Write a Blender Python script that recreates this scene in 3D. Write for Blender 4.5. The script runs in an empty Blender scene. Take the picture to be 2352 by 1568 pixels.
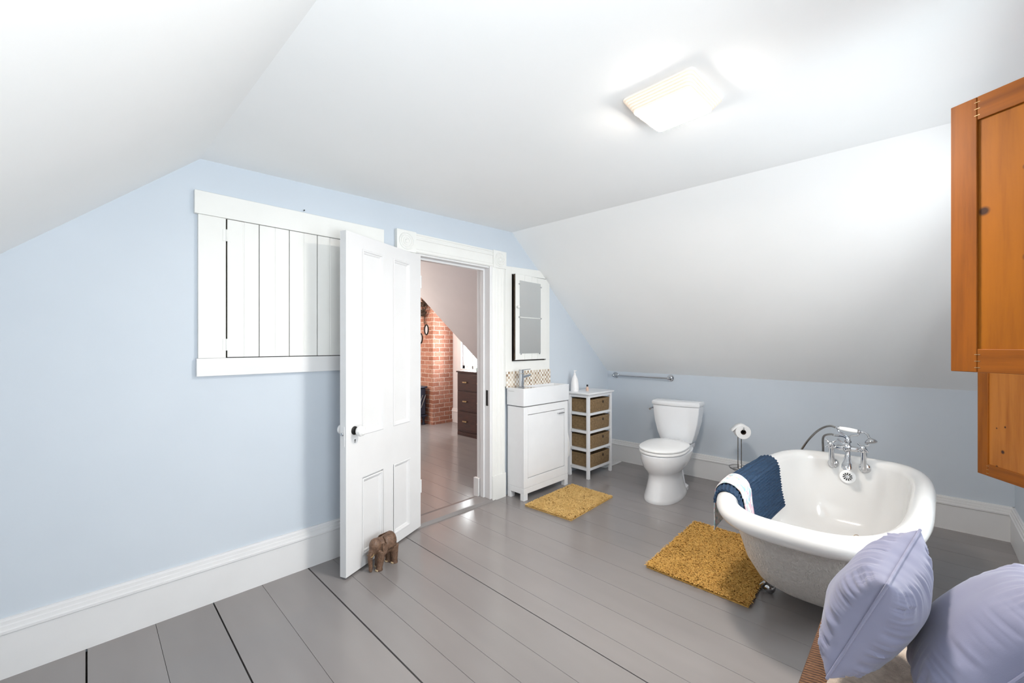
import bpy, bmesh, math, random
from mathutils import Vector, Matrix, noise
random.seed(7)
S = bpy.context.scene
COL = S.collection
PI = math.pi

# ------------------------------------------------------------------ camera
cam = bpy.data.cameras.new('camera')
cam.sensor_width = 36.0
cam.lens = 957.0 / 2352.0 * 36.0
cam.shift_y = 0.0031
cam.clip_start = 0.02
camo = bpy.data.objects.new('camera', cam)
camo.location = (0.0, 0.0, 1.30)
camo.rotation_euler = (PI / 2, 0, math.radians(44.4 - 90.0))
COL.objects.link(camo)
S.camera = camo

# ------------------------------------------------------------------ view, world, daylight and added fill
S.view_settings.view_transform = 'Standard'
S.view_settings.look = 'None'
S.view_settings.exposure = 0.36
S.view_settings.gamma = 1.0
S.view_settings.use_curve_mapping = False
try:
    S.cycles.diffuse_bounces = 8
    S.cycles.max_bounces = 12
except Exception:
    pass
W = bpy.data.worlds.new('sky')
S.world = W
W.use_nodes = True
W.node_tree.nodes['Background'].inputs[0].default_value = (0.80, 0.90, 1.0, 1)
W.node_tree.nodes['Background'].inputs[1].default_value = 2.0

def area_light(name, loc, direction, sx, sy, power, color):
    l = bpy.data.lights.new(name, 'AREA')
    l.shape = 'RECTANGLE'
    l.size, l.size_y = sx, sy
    l.energy = power
    l.color = color
    o = bpy.data.objects.new(name, l)
    o.location = loc
    o.rotation_euler = Vector(direction).to_track_quat('-Z', 'Y').to_euler()
    COL.objects.link(o)
    return o

area_light('daylight_south', (2.05, -1.25, 1.40), (-0.15, 1, -0.08), 1.5, 1.5, 62.0, (0.95, 0.97, 1.0))
area_light('added_fill_south', (0.40, -0.95, 1.05), (-0.05, 1, 0.62), 1.1, 1.1, 84.0, (0.95, 0.97, 1.0))  # added fill behind the camera, tilted up to brighten west slope and ceiling
area_light('daylight_hall', (4.55, 5.10, 1.35), (-1, -0.1, -0.05), 0.72, 1.05, 95.0, (0.96, 0.97, 1.0))

# ------------------------------------------------------------------ materials
MATS = {}
def newmat(name):
    m = bpy.data.materials.new(name)
    m.use_nodes = True
    nt = m.node_tree
    b = nt.nodes['Principled BSDF']
    return m, nt, b

def N(nt, typ, **kw):
    n = nt.nodes.new(typ)
    for k, v in kw.items():
        setattr(n, k, v)
    return n

def objco(nt, scale=(1, 1, 1)):
    tc = N(nt, 'ShaderNodeTexCoord')
    mp = N(nt, 'ShaderNodeMapping')
    mp.inputs['Scale'].default_value = scale
    nt.links.new(tc.outputs['Object'], mp.inputs['Vector'])
    return mp.outputs['Vector']

def ramp(nt, fac, stops):
    r = N(nt, 'ShaderNodeValToRGB')
    el = r.color_ramp.elements
    while len(el) < len(stops):
        el.new(0.5)
    for e, (p, c) in zip(el, stops):
        e.position = p
        e.color = (*c, 1)
    nt.links.new(fac, r.inputs['Fac'])
    return r.outputs['Color']

def noise_tex(nt, vec, scale, detail=3, rough=0.55):
    n = N(nt, 'ShaderNodeTexNoise')
    n.inputs['Scale'].default_value = scale
    n.inputs['Detail'].default_value = detail
    n.inputs['Roughness'].default_value = rough
    nt.links.new(vec, n.inputs['Vector'])
    return n.outputs['Fac']

def bump(nt, b, height, strength=0.2, dist=0.002):
    bp = N(nt, 'ShaderNodeBump')
    bp.inputs['Strength'].default_value = strength
    bp.inputs['Distance'].default_value = dist
    nt.links.new(height, bp.inputs['Height'])
    nt.links.new(bp.outputs['Normal'], b.inputs['Normal'])

def varied(name, c0, c1, rough=0.5, scale=6, bump_scale=None, bump_s=0.1, metal=0.0, coat=0.0, stretch=(1, 1, 1), bdist=0.002, spec=0.5):
    if name in MATS:
        return MATS[name]
    m, nt, b = newmat(name)
    v = objco(nt, stretch)
    f = noise_tex(nt, v, scale)
    nt.links.new(ramp(nt, f, [(0.3, c0), (0.7, c1)]), b.inputs['Base Color'])
    b.inputs['Roughness'].default_value = rough
    b.inputs['Metallic'].default_value = metal
    b.inputs['Coat Weight'].default_value = coat
    b.inputs['Specular IOR Level'].default_value = spec
    if bump_scale:
        bump(nt, b, noise_tex(nt, v, bump_scale, 4), bump_s, bdist)
    MATS[name] = m
    return m

M_wall = varied('blue_wall_paint', (0.552, 0.606, 0.668), (0.577, 0.630, 0.690), 0.75, 2, 160, 0.05)
M_ceil = varied('white_ceiling_paint', (0.86, 0.87, 0.87), (0.88, 0.885, 0.885), 0.8, 2, 120, 0.05)
M_trim = varied('white_gloss_trim_paint', (0.71, 0.71, 0.715), (0.74, 0.74, 0.745), 0.38, 5, 60, 0.03, stretch=(1, 1, 1))
M_trimw = varied('cream_white_paint', (0.76, 0.76, 0.735), (0.79, 0.79, 0.765), 0.42, 5, 40, 0.02)
M_dark = varied('dark_gap', (0.01, 0.008, 0.006), (0.03, 0.02, 0.015), 0.9, 20)
M_white = varied('white_lacquer', (0.76, 0.765, 0.78), (0.79, 0.795, 0.81), 0.35, 8)
M_ceramic = varied('white_ceramic', (0.74, 0.75, 0.77), (0.77, 0.78, 0.80), 0.12, 3, coat=0.3)
M_enamel = varied('bath_enamel', (0.68, 0.675, 0.665), (0.71, 0.705, 0.695), 0.13, 3, coat=0.4)
M_chrome = varied('chrome', (0.50, 0.51, 0.53), (0.60, 0.61, 0.63), 0.08, 6, metal=1.0)
M_steel = varied('brushed_steel', (0.32, 0.31, 0.30), (0.42, 0.41, 0.40), 0.3, 30, metal=1.0)
M_hall = varied('mauve_hall_plaster', (0.70, 0.675, 0.685), (0.73, 0.70, 0.71), 0.85, 3, 80, 0.05)
M_paper = varied('white_paper', (0.84, 0.84, 0.84), (0.88, 0.88, 0.88), 0.95, 40, 200, 0.1)
M_cardb = varied('cardboard_core', (0.05, 0.035, 0.025), (0.09, 0.06, 0.04), 0.9, 30)
M_whiteplastic = varied('white_plastic', (0.82, 0.82, 0.82), (0.86, 0.86, 0.86), 0.3, 5)
M_black = varied('black_metal', (0.012, 0.012, 0.014), (0.03, 0.028, 0.027), 0.45, 30, metal=0.5)
M_porc = varied('porcelain_knob', (0.80, 0.80, 0.79), (0.85, 0.85, 0.84), 0.1, 4, coat=0.5)
M_stove = varied('blue_black_cast_iron', (0.015, 0.018, 0.035), (0.03, 0.035, 0.06), 0.35, 20, 90, 0.15)
M_mahog = varied('dark_mahogany', (0.028, 0.010, 0.008), (0.06, 0.022, 0.015), 0.35, 5, stretch=(6, 1.5, 12))
M_brass = varied('worn_brass', (0.35, 0.24, 0.12), (0.5, 0.36, 0.2), 0.35, 20, metal=1.0)
M_twig = varied('dry_twigs', (0.02, 0.014, 0.010), (0.08, 0.05, 0.03), 0.9, 30)
M_tealgl = varied('pale_teal_glass', (0.45, 0.60, 0.60), (0.55, 0.70, 0.70), 0.1, 6)
M_hallfloor_trim = varied('hall_skirting', (0.72, 0.69, 0.70), (0.76, 0.73, 0.73), 0.5, 5)
M_soap = varied('soap_plastic', (0.82, 0.80, 0.80), (0.86, 0.84, 0.84), 0.25, 5)
M_peach = varied('peach_liquid_glass', (0.62, 0.42, 0.33), (0.70, 0.50, 0.40), 0.12, 8)
M_wax = varied('plug_rubber', (0.55, 0.42, 0.25), (0.65, 0.5, 0.32), 0.5, 30)
M_towel = varied('white_towel_cloth', (0.74, 0.73, 0.72), (0.80, 0.79, 0.78), 0.95, 30, 250, 0.3)
M_throw = varied('beige_fleece', (0.40, 0.33, 0.27), (0.56, 0.47, 0.40), 1.0, 60, 300, 0.9, bdist=0.004)

def mat_floor():
    m, nt, b = newmat('grey_painted_floorboards')
    tc = N(nt, 'ShaderNodeTexCoord')
    geo = N(nt, 'ShaderNodeNewGeometry')
    mp = N(nt, 'ShaderNodeMapping')
    mp.inputs['Scale'].default_value = (2.0, 0.5, 1)
    nt.links.new(tc.outputs['Object'], mp.inputs['Vector'])
    f = noise_tex(nt, mp.outputs['Vector'], 3.0, 2)
    c = ramp(nt, f, [(0.3, (0.238, 0.222, 0.219)), (0.7, (0.258, 0.242, 0.238))])
    mx = N(nt, 'ShaderNodeMixRGB', blend_type='MULTIPLY')
    mx.inputs[0].default_value = 1.0
    rr = ramp(nt, geo.outputs['Random Per Island'], [(0, (0.95, 0.95, 0.95)), (1, (1.05, 1.04, 1.04))])
    nt.links.new(c, mx.inputs[1])
    nt.links.new(rr, mx.inputs[2])
    nt.links.new(mx.outputs[0], b.inputs['Base Color'])
    mr = N(nt, 'ShaderNodeMapRange')
    mr.inputs['To Min'].default_value = 0.12
    mr.inputs['To Max'].default_value = 0.22
    nt.links.new(noise_tex(nt, mp.outputs['Vector'], 6, 2), mr.inputs['Value'])
    nt.links.new(mr.outputs[0], b.inputs['Roughness'])
    mp2 = N(nt, 'ShaderNodeMapping')
    mp2.inputs['Scale'].default_value = (14, 2, 1)
    nt.links.new(tc.outputs['Object'], mp2.inputs['Vector'])
    bump(nt, b, noise_tex(nt, mp2.outputs['Vector'], 2.0, 2), 0.05, 0.002)
    return m
M_floor = mat_floor()

def mat_rug(name, c0, c1, c2):
    m, nt, b = newmat(name)
    geo = N(nt, 'ShaderNodeNewGeometry')
    v = objco(nt)
    f = noise_tex(nt, v, 9, 3)
    c = ramp(nt, f, [(0.3, c0), (0.7, c1)])
    mx = N(nt, 'ShaderNodeMixRGB')
    mx.inputs[2].default_value = (*c2, 1)
    mr = N(nt, 'ShaderNodeMath', operation='MULTIPLY')
    mr.inputs[1].default_value = 0.5
    nt.links.new(geo.outputs['Random Per Island'], mr.inputs[0])
    nt.links.new(mr.outputs[0], mx.inputs[0])
    nt.links.new(c, mx.inputs[1])
    nt.links.new(mx.outputs[0], b.inputs['Base Color'])
    b.inputs['Roughness'].default_value = 0.95
    b.inputs['Specular IOR Level'].default_value = 0.1
    return m
M_rugA = mat_rug('mustard_shag', (0.55, 0.34, 0.11), (0.66, 0.44, 0.17), (0.72, 0.50, 0.22))
M_rugB = mat_rug('ochre_shag', (0.52, 0.29, 0.07), (0.62, 0.36, 0.10), (0.70, 0.44, 0.15))

def mat_wicker(name, c0, c1, freq, axis):
    """rope courses along one axis with twisted strands across"""
    m, nt, b = newmat(name)
    tc = N(nt, 'ShaderNodeTexCoord')
    sp = N(nt, 'ShaderNodeSeparateXYZ')
    nt.links.new(tc.outputs['Object'], sp.inputs[0])
    ax = {'z': 'Z', 'x': 'X', 'y': 'Y'}[axis]
    def mul(o, k):
        n = N(nt, 'ShaderNodeMath', operation='MULTIPLY')
        nt.links.new(o, n.inputs[0])
        n.inputs[1].default_value = k
        return n.outputs[0]
    def op(o1, o2, f):
        n = N(nt, 'ShaderNodeMath', operation=f)
        nt.links.new(o1, n.inputs[0])
        if o2 is not None:
            nt.links.new(o2, n.inputs[1])
        return n.outputs[0]
    main = op(op(mul(sp.outputs[ax], freq * PI), None, 'SINE'), None, 'ABSOLUTE')
    others = [s for s in 'XYZ' if s != ax]
    cr = op(sp.outputs[others[0]], sp.outputs[others[1]], 'ADD')
    diag = op(mul(cr, freq * 1.3 * PI), mul(sp.outputs[ax], freq * PI * 1.2), 'ADD')
    tw = op(op(diag, None, 'SINE'), None, 'ABSOLUTE')
    h = op(main, op(mul(tw, 0.5), None, 'ABSOLUTE'), 'ADD')
    nz = noise_tex(nt, tc.outputs['Object'], 70, 3)
    hh = op(mul(h, 0.5), mul(nz, 0.6), 'ADD')
    nt.links.new(ramp(nt, hh, [(0.35, tuple(x * 0.25 for x in c0)), (0.62, c0), (1.0, c1)]), b.inputs['Base Color'])
    b.inputs['Roughness'].default_value = 0.8
    bump(nt, b, h, 0.7, 0.004)
    return m
M_wick = mat_wicker('seagrass_weave', (0.15, 0.092, 0.043), (0.38, 0.25, 0.125), 85, 'z')
M_wick2 = mat_wicker('brown_wicker', (0.065, 0.026, 0.011), (0.19, 0.09, 0.04), 95, 'x')

def mat_brick():
    m, nt, b = newmat('old_red_brick')
    tc = N(nt, 'ShaderNodeTexCoord')
    sp = N(nt, 'ShaderNodeSeparateXYZ')
    nt.links.new(tc.outputs['Object'], sp.inputs[0])
    ad = N(nt, 'ShaderNodeMath', operation='ADD')
    nt.links.new(sp.outputs['X'], ad.inputs[0])
    nt.links.new(sp.outputs['Y'], ad.inputs[1])
    cb = N(nt, 'ShaderNodeCombineXYZ')
    nt.links.new(ad.outputs[0], cb.inputs[0])
    nt.links.new(sp.outputs['Z'], cb.inputs[1])
    wob = N(nt, 'ShaderNodeTexNoise')
    wob.inputs['Scale'].default_value = 14
    nt.links.new(tc.outputs['Object'], wob.inputs['Vector'])
    mixv = N(nt, 'ShaderNodeMixRGB', blend_type='ADD')
    mixv.inputs[0].default_value = 0.018
    nt.links.new(cb.outputs[0], mixv.inputs[1])
    nt.links.new(wob.outputs['Color'], mixv.inputs[2])
    br = N(nt, 'ShaderNodeTexBrick')
    br.inputs['Scale'].default_value = 1.0
    br.inputs['Brick Width'].default_value = 0.205
    br.inputs['Row Height'].default_value = 0.070
    br.inputs['Mortar Size'].default_value = 0.006
    br.inputs['Mortar Smooth'].default_value = 0.2
    br.inputs['Color1'].default_value = (0.34, 0.13, 0.08, 1)
    br.inputs['Color2'].default_value = (0.47, 0.22, 0.15, 1)
    br.inputs['Mortar'].default_value = (0.58, 0.46, 0.38, 1)
    nt.links.new(mixv.outputs[0], br.inputs['Vector'])
    nz = noise_tex(nt, tc.outputs['Object'], 30, 4)
    mx = N(nt, 'ShaderNodeMixRGB', blend_type='MULTIPLY')
    mx.inputs[0].default_value = 0.6
    nt.links.new(br.outputs['Color'], mx.inputs[1])
    nt.links.new(ramp(nt, nz, [(0.3, (0.6, 0.6, 0.6)), (0.7, (1.2, 1.2, 1.2))]), mx.inputs[2])
    nt.links.new(mx.outputs[0], b.inputs['Base Color'])
    b.inputs['Roughness'].default_value = 0.9
    inv = N(nt, 'ShaderNodeMath', operation='SUBTRACT')
    inv.inputs[0].default_value = 1
    nt.links.new(br.outputs['Fac'], inv.inputs[1])
    bump(nt, b, inv.outputs[0], 0.6, 0.006)
    return m
M_brick = mat_brick()

def mat_tile():
    m, nt, b = newmat('small_mosaic_tiles')
    tc = N(nt, 'ShaderNodeTexCoord')
    mp = N(nt, 'ShaderNodeMapping')
    mp.inputs['Rotation'].default_value = (PI / 2, 0, 0)
    nt.links.new(tc.outputs['Object'], mp.inputs['Vector'])
    ck = N(nt, 'ShaderNodeTexChecker')
    ck.inputs['Scale'].default_value = 1 / 0.0205
    nt.links.new(mp.outputs['Vector'], ck.inputs['Vector'])
    wn = N(nt, 'ShaderNodeTexWhiteNoise', noise_dimensions='3D')
    sn = N(nt, 'ShaderNodeVectorMath', operation='SNAP')
    sn.inputs[1].default_value = (0.0205, 0.0205, 0.0205)
    nt.links.new(mp.outputs['Vector'], sn.inputs[0])
    nt.links.new(sn.outputs[0], wn.inputs['Vector'])
    tan = ramp(nt, wn.outputs['Value'], [(0, (0.30, 0.20, 0.13)), (0.5, (0.45, 0.35, 0.25)), (1, (0.62, 0.55, 0.46))])
    pale = ramp(nt, wn.outputs['Value'], [(0, (0.82, 0.80, 0.76)), (1, (0.66, 0.60, 0.52))])
    mx = N(nt, 'ShaderNodeMixRGB')
    nt.links.new(ck.outputs['Fac'], mx.inputs[0])
    nt.links.new(pale, mx.inputs[1])
    nt.links.new(tan, mx.inputs[2])
    nt.links.new(mx.outputs[0], b.inputs['Base Color'])
    b.inputs['Roughness'].default_value = 0.25
    return m
M_tile = mat_tile()

def mat_pine(name, axis, knots=(), c0=(0.135, 0.034, 0.003), c1=(0.25, 0.074, 0.006)):
    m, nt, b = newmat(name)
    tc = N(nt, 'ShaderNodeTexCoord')
    sc = {'x': (1.2, 22, 22), 'y': (22, 1.2, 22), 'z': (16, 16, 1.1)}[axis]
    mp = N(nt, 'ShaderNodeMapping')
    mp.inputs['Scale'].default_value = sc
    nt.links.new(tc.outputs['Object'], mp.inputs['Vector'])
    f = noise_tex(nt, mp.outputs['Vector'], 1.6, 5, 0.6)
    col = ramp(nt, f, [(0.25, c0), (0.55, c1), (0.8, tuple(x * 1.15 for x in c1))])
    for (kx, kz, r) in knots:
        sep = N(nt, 'ShaderNodeSeparateXYZ')
        nt.links.new(tc.outputs['Object'], sep.inputs[0])
        cb = N(nt, 'ShaderNodeCombineXYZ')
        nt.links.new(sep.outputs['X'], cb.inputs[0])
        nt.links.new(sep.outputs['Z'], cb.inputs[2])
        d = N(nt, 'ShaderNodeVectorMath', operation='DISTANCE')
        d.inputs[1].default_value = (kx, 0, kz)
        nt.links.new(cb.outputs[0], d.inputs[0])
        mr = N(nt, 'ShaderNodeMapRange')
        mr.inputs['From Min'].default_value = r * 0.6
        mr.inputs['From Max'].default_value = r * 1.25
        mr.inputs['To Min'].default_value = 1
        mr.inputs['To Max'].default_value = 0
        nt.links.new(d.outputs['Value'], mr.inputs['Value'])
        mx = N(nt, 'ShaderNodeMixRGB')
        mx.inputs[2].default_value = (0.045, 0.016, 0.008, 1)
        nt.links.new(mr.outputs[0], mx.inputs[0])
        nt.links.new(col, mx.inputs[1])
        col = mx.outputs[0]
    nt.links.new(col, b.inputs['Base Color'])
    b.inputs['Roughness'].default_value = 0.45
    b.inputs['Specular IOR Level'].default_value = 0.2
    bump(nt, b, f, 0.08, 0.002)
    return m
M_pineS = mat_pine('orange_pine_upright', 'z')
M_pineR = mat_pine('orange_pine_rail', 'x')
M_pineP = mat_pine('orange_pine_panel', 'z', [(0.068, 0.44, 0.012), (0.152, 0.30, 0.010), (0.15, 0.53, 0.008)], (0.175, 0.046, 0.003), (0.295, 0.094, 0.005))
M_pineP2 = mat_pine('pale_pine_panel', 'z', [(0.128, 0.135, 0.009), (0.098, 0.058, 0.006), (0.140, 0.255, 0.005), (0.097, 0.242, 0.004), (0.30, 0.4, 0.01)], (0.22, 0.062, 0.008), (0.37, 0.135, 0.025))

def mat_bathmat():
    m, nt, b = newmat('navy_ribbed_cotton')
    v = objco(nt)
    f = noise_tex(nt, v, 120, 3)
    nt.links.new(ramp(nt, f, [(0.3, (0.005, 0.020, 0.050)), (0.7, (0.014, 0.048, 0.105))]), b.inputs['Base Color'])
    b.inputs['Roughness'].default_value = 0.9
    bump(nt, b, noise_tex(nt, v, 260, 2), 0.6, 0.003)
    return m
M_mat = mat_bathmat()

def mat_floral():
    m, nt, b = newmat('floral_muslin')
    v = objco(nt)
    col = None
    base = (0.70, 0.685, 0.69)
    cur = N(nt, 'ShaderNodeRGB')
    cur.outputs[0].default_value = (*base, 1)
    col = cur.outputs[0]
    for sc, off, c, t in [(24, 0.0, (0.66, 0.34, 0.42), 0.535), (28, 3.1, (0.22, 0.44, 0.50), 0.565), (44, 7.7, (0.30, 0.42, 0.42), 0.585), (40, 5.3, (0.80, 0.45, 0.25), 0.66)]:
        mp = N(nt, 'ShaderNodeMapping')
        mp.inputs['Location'].default_value = (off, off, off)
        nt.links.new(v, mp.inputs['Vector'])
        f = noise_tex(nt, mp.outputs['Vector'], sc, 1)
        k = ramp(nt, f, [(t, (0, 0, 0)), (t + 0.06, (0.85, 0.85, 0.85))])
        mx = N(nt, 'ShaderNodeMixRGB')
        mx.inputs[2].default_value = (*c, 1)
        nt.links.new(k, mx.inputs[0])
        nt.links.new(col, mx.inputs[1])
        col = mx.outputs[0]
    nt.links.new(col, b.inputs['Base Color'])
    b.inputs['Roughness'].default_value = 0.95
    return m
M_floral = mat_floral()

def mat_tubpaint():
    m, nt, b = newmat('brushed_cream_tub_paint')
    v = objco(nt)
    f = noise_tex(nt, v, 45, 5, 0.7)
    nt.links.new(ramp(nt, f, [(0.3, (0.55, 0.53, 0.50)), (0.7, (0.65, 0.63, 0.60))]), b.inputs['Base Color'])
    b.inputs['Roughness'].default_value = 0.30
    mp = N(nt, 'ShaderNodeMapping')
    mp.inputs['Rotation'].default_value = (0.3, 0.5, 0.4)
    mp.inputs['Scale'].default_value = (1, 1.6, 0.8)
    nt.links.new(v, mp.inputs['Vector'])
    bump(nt, b, noise_tex(nt, mp.outputs['Vector'], 48, 4, 0.6), 1.0, 0.014)
    return m
M_tubpaint = mat_tubpaint()

def mat_pillow():
    m, nt, b = newmat('lavender_cotton')
    v = objco(nt)
    f = noise_tex(nt, v, 5, 3)
    nt.links.new(ramp(nt, f, [(0.3, (0.185, 0.19, 0.28)), (0.7, (0.205, 0.21, 0.30))]), b.inputs['Base Color'])
    b.inputs['Roughness'].default_value = 0.85
    b.inputs['Sheen Weight'].default_value = 0.25
    bump(nt, b, noise_tex(nt, v, 500, 2), 0.15, 0.001)
    return m
M_pillow = mat_pillow()

def mat_elephant():
    m, nt, b = newmat('carved_dark_wood')
    v = objco(nt)
    f = noise_tex(nt, v, 60, 4)
    vo = N(nt, 'ShaderNodeTexVoronoi')
    vo.inputs['Scale'].default_value = 130
    nt.links.new(v, vo.inputs['Vector'])
    nt.links.new(ramp(nt, f, [(0.3, (0.085, 0.045, 0.028)), (0.7, (0.20, 0.115, 0.07))]), b.inputs['Base Color'])
    b.inputs['Roughness'].default_value = 0.45
    bump(nt, b, vo.outputs['Distance'], 0.5, 0.004)
    return m
M_eleph = mat_elephant()

def mat_emit(name, col, strength):
    m, nt, b = newmat(name)
    b.inputs['Base Color'].default_value = (*col, 1)
    b.inputs['Roughness'].default_value = 0.25
    b.inputs['Emission Color'].default_value = (*col, 1)
    b.inputs['Emission Strength'].default_value = strength
    return m
M_lampface = mat_emit('lit_diffuser', (1.0, 0.915, 0.82), 190.0)
def mat_ribs():
    m, nt, b = newmat('lit_ribbed_glass')
    tc = N(nt, 'ShaderNodeTexCoord')
    sp = N(nt, 'ShaderNodeSeparateXYZ')
    nt.links.new(tc.outputs['Object'], sp.inputs[0])
    mu = N(nt, 'ShaderNodeMath', operation='MULTIPLY'); mu.inputs[1].default_value = 2 * PI / 0.008
    nt.links.new(sp.outputs['Z'], mu.inputs[0])
    si = N(nt, 'ShaderNodeMath', operation='SINE')
    nt.links.new(mu.outputs[0], si.inputs[0])
    mr = N(nt, 'ShaderNodeMapRange')
    mr.inputs['From Min'].default_value = -1
    mr.inputs['To Min'].default_value = 0.16; mr.inputs['To Max'].default_value = 0.52
    nt.links.new(si.outputs[0], mr.inputs['Value'])
    b.inputs['Base Color'].default_value = (0.80, 0.74, 0.66, 1)
    b.inputs['Roughness'].default_value = 0.3
    b.inputs['Emission Color'].default_value = (1.0, 0.70, 0.45, 1)
    nt.links.new(mr.outputs[0], b.inputs['Emission Strength'])
    return m
M_lampside = mat_ribs()

def mat_glass():
    m = bpy.data.materials.new('window_glass')
    m.use_nodes = True
    nt = m.node_tree
    nt.nodes.remove(nt.nodes['Principled BSDF'])
    out = nt.nodes['Material Output']
    t = N(nt, 'ShaderNodeBsdfTransparent')
    t.inputs[0].default_value = (0.97, 0.985, 0.98, 1)
    g = N(nt, 'ShaderNodeBsdfGlossy')
    g.inputs['Roughness'].default_value = 0.02
    mx = N(nt, 'ShaderNodeMixShader')
    mx.inputs[0].default_value = 0.06
    nt.links.new(t.outputs[0], mx.inputs[1])
    nt.links.new(g.outputs[0], mx.inputs[2])
    nt.links.new(mx.outputs[0], out.inputs[0])
    return m
M_glass = mat_glass()
M_mirror = varied('mirror_silver', (0.78, 0.80, 0.80), (0.80, 0.82, 0.82), 0.03, 4, metal=1.0)

# ------------------------------------------------------------------ mesh builder
class MB:
    def __init__(s):
        s.v = []; s.f = []; s.mi = []
    def add(s, vs, fs, mi=0):
        o = len(s.v)
        s.v += [tuple(p) for p in vs]
        s.f += [tuple(i + o for i in f) for f in fs]
        s.mi += [mi] * len(fs)
        return s
    def box(s, x0, x1, y0, y1, z0, z1, mi=0):
        vs = [(x, y, z) for z in (z0, z1) for y in (y0, y1) for x in (x0, x1)]
        fs = [(0, 2, 3, 1), (4, 5, 7, 6), (0, 1, 5, 4), (2, 6, 7, 3), (0, 4, 6, 2), (1, 3, 7, 5)]
        return s.add(vs, fs, mi)
    def prism(s, poly, ext, mi=0):
        """poly: list of 3D points; ext: extrusion vector"""
        n = len(poly)
        e = Vector(ext)
        vs = [Vector(p) for p in poly] + [Vector(p) + e for p in poly]
        fs = [tuple(range(n))[::-1], tuple(range(n, 2 * n))]
        fs += [(i, (i + 1) % n, n + (i + 1) % n, n + i) for i in range(n)]
        return s.add(vs, fs, mi)
    def loft(s, rings, cap0=True, cap1=True, closed=True, mi=0):
        n = len(rings[0])
        vs = [p for r in rings for p in r]
        fs = []
        for k in range(len(rings) - 1):
            a, b = k * n, (k + 1) * n
            for i in range(n if closed else n - 1):
                j = (i + 1) % n
                fs.append((a + i, a + j, b + j, b + i))
        if cap0:
            fs.append(tuple(range(n))[::-1])
        if cap1:
            o = (len(rings) - 1) * n
            fs.append(tuple(o + i for i in range(n)))
        return s.add(vs, fs, mi)
    def lathe(s, prof, origin=(0, 0, 0), axis=(0, 0, 1), seg=24, mi=0):
        """prof: list of (radius, height) along axis"""
        ax = Vector(axis).normalized()
        q = Vector((0, 0, 1)).rotation_difference(ax)
        o = Vector(origin)
        rings = []
        for r, h in prof:
            r = max(r, 1e-5)
            rings.append([o + q @ Vector((r * math.cos(2 * PI * i / seg), r * math.sin(2 * PI * i / seg), h)) for i in range(seg)])
        return s.loft(rings, mi=mi)
    def tube(s, pts, rad, seg=10, caps=True, mi=0):
        pts = [Vector(p) for p in pts]
        n = len(pts)
        rads = rad if isinstance(rad, (list, tuple)) else [rad] * n
        rings = []
        up = None
        for i, p in enumerate(pts):
            t = (pts[min(i + 1, n - 1)] - pts[max(i - 1, 0)]).normalized()
            if up is None:
                up = Vector((0, 0, 1)) if abs(t.z) < 0.9 else Vector((1, 0, 0))
            u = (up - t * up.dot(t)).normalized()
            w = t.cross(u)
            up = u
            rings.append([p + (u * math.cos(2 * PI * k / seg) + w * math.sin(2 * PI * k / seg)) * rads[i] for k in range(seg)])
        return s.loft(rings, caps, caps, mi=mi)
    def torus(s, c, R, r, axis=(0, 0, 1), seg=32, rs=8):
        q = Vector((0, 0, 1)).rotation_difference(Vector(axis).normalized())
        vs = []; fs = []
        for i in range(seg):
            a = 2 * PI * i / seg
            for j in range(rs):
                b = 2 * PI * j / rs
                vs.append(Vector(c) + q @ Vector(((R + r * math.cos(b)) * math.cos(a), (R + r * math.cos(b)) * math.sin(a), r * math.sin(b))))
        for i in range(seg):
            for j in range(rs):
                fs.append((i * rs + j, ((i + 1) % seg) * rs + j, ((i + 1) % seg) * rs + (j + 1) % rs, i * rs + (j + 1) % rs))
        return s.add(vs, fs)
    def ell(s, c, r, rot=None, seg=16, rings=10):
        vs = []; fs = []
        R = rot or Matrix.Identity(3)
        for k in range(rings + 1):
            th = PI * k / rings
            for i in range(seg):
                a = 2 * PI * i / seg
                st = max(math.sin(th), 1e-3)
                vs.append(Vector(c) + R @ Vector((r[0] * st * math.cos(a), r[1] * st * math.sin(a), r[2] * math.cos(th))))
        for k in range(rings):
            for i in range(seg):
                j = (i + 1) % seg
                fs.append((k * seg + i, k * seg + j, (k + 1) * seg + j, (k + 1) * seg + i))
        fs.append(tuple(range(seg)))
        fs.append(tuple(rings * seg + i for i in range(seg))[::-1])
        return s.add(vs, fs)
    def build(s, name, mat, parent=None, bevel=0.0, smooth=30, world=False, recalc=True):
        vs = s.v
        if world and parent is not None:
            off = Vector((0, 0, 0)); p = parent
            while p:
                off += Vector(p.location); p = p.parent
            vs = [tuple(Vector(a) - off) for a in vs]
        me = bpy.data.meshes.new(name)
        me.from_pydata(vs, [], s.f)
        mats = mat if isinstance(mat, (list, tuple)) else [mat]
        for mm in mats:
            me.materials.append(mm)
        if len(mats) > 1:
            me.polygons.foreach_set('material_index', s.mi)
        if recalc:
            bm = bmesh.new(); bm.from_mesh(me)
            bmesh.ops.recalc_face_normals(bm, faces=bm.faces)
            bm.to_mesh(me); bm.free()
        if smooth:
            me.polygons.foreach_set('use_smooth', [True] * len(me.polygons))
            me.set_sharp_from_angle(angle=math.radians(smooth))
        me.update()
        o = bpy.data.objects.new(name, me)
        COL.objects.link(o)
        if parent is not None:
            o.parent = parent
        if bevel:
            b = o.modifiers.new('bevel', 'BEVEL')
            b.width = bevel; b.segments = 2; b.limit_method = 'ANGLE'; b.angle_limit = math.radians(40)
        return o

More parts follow.
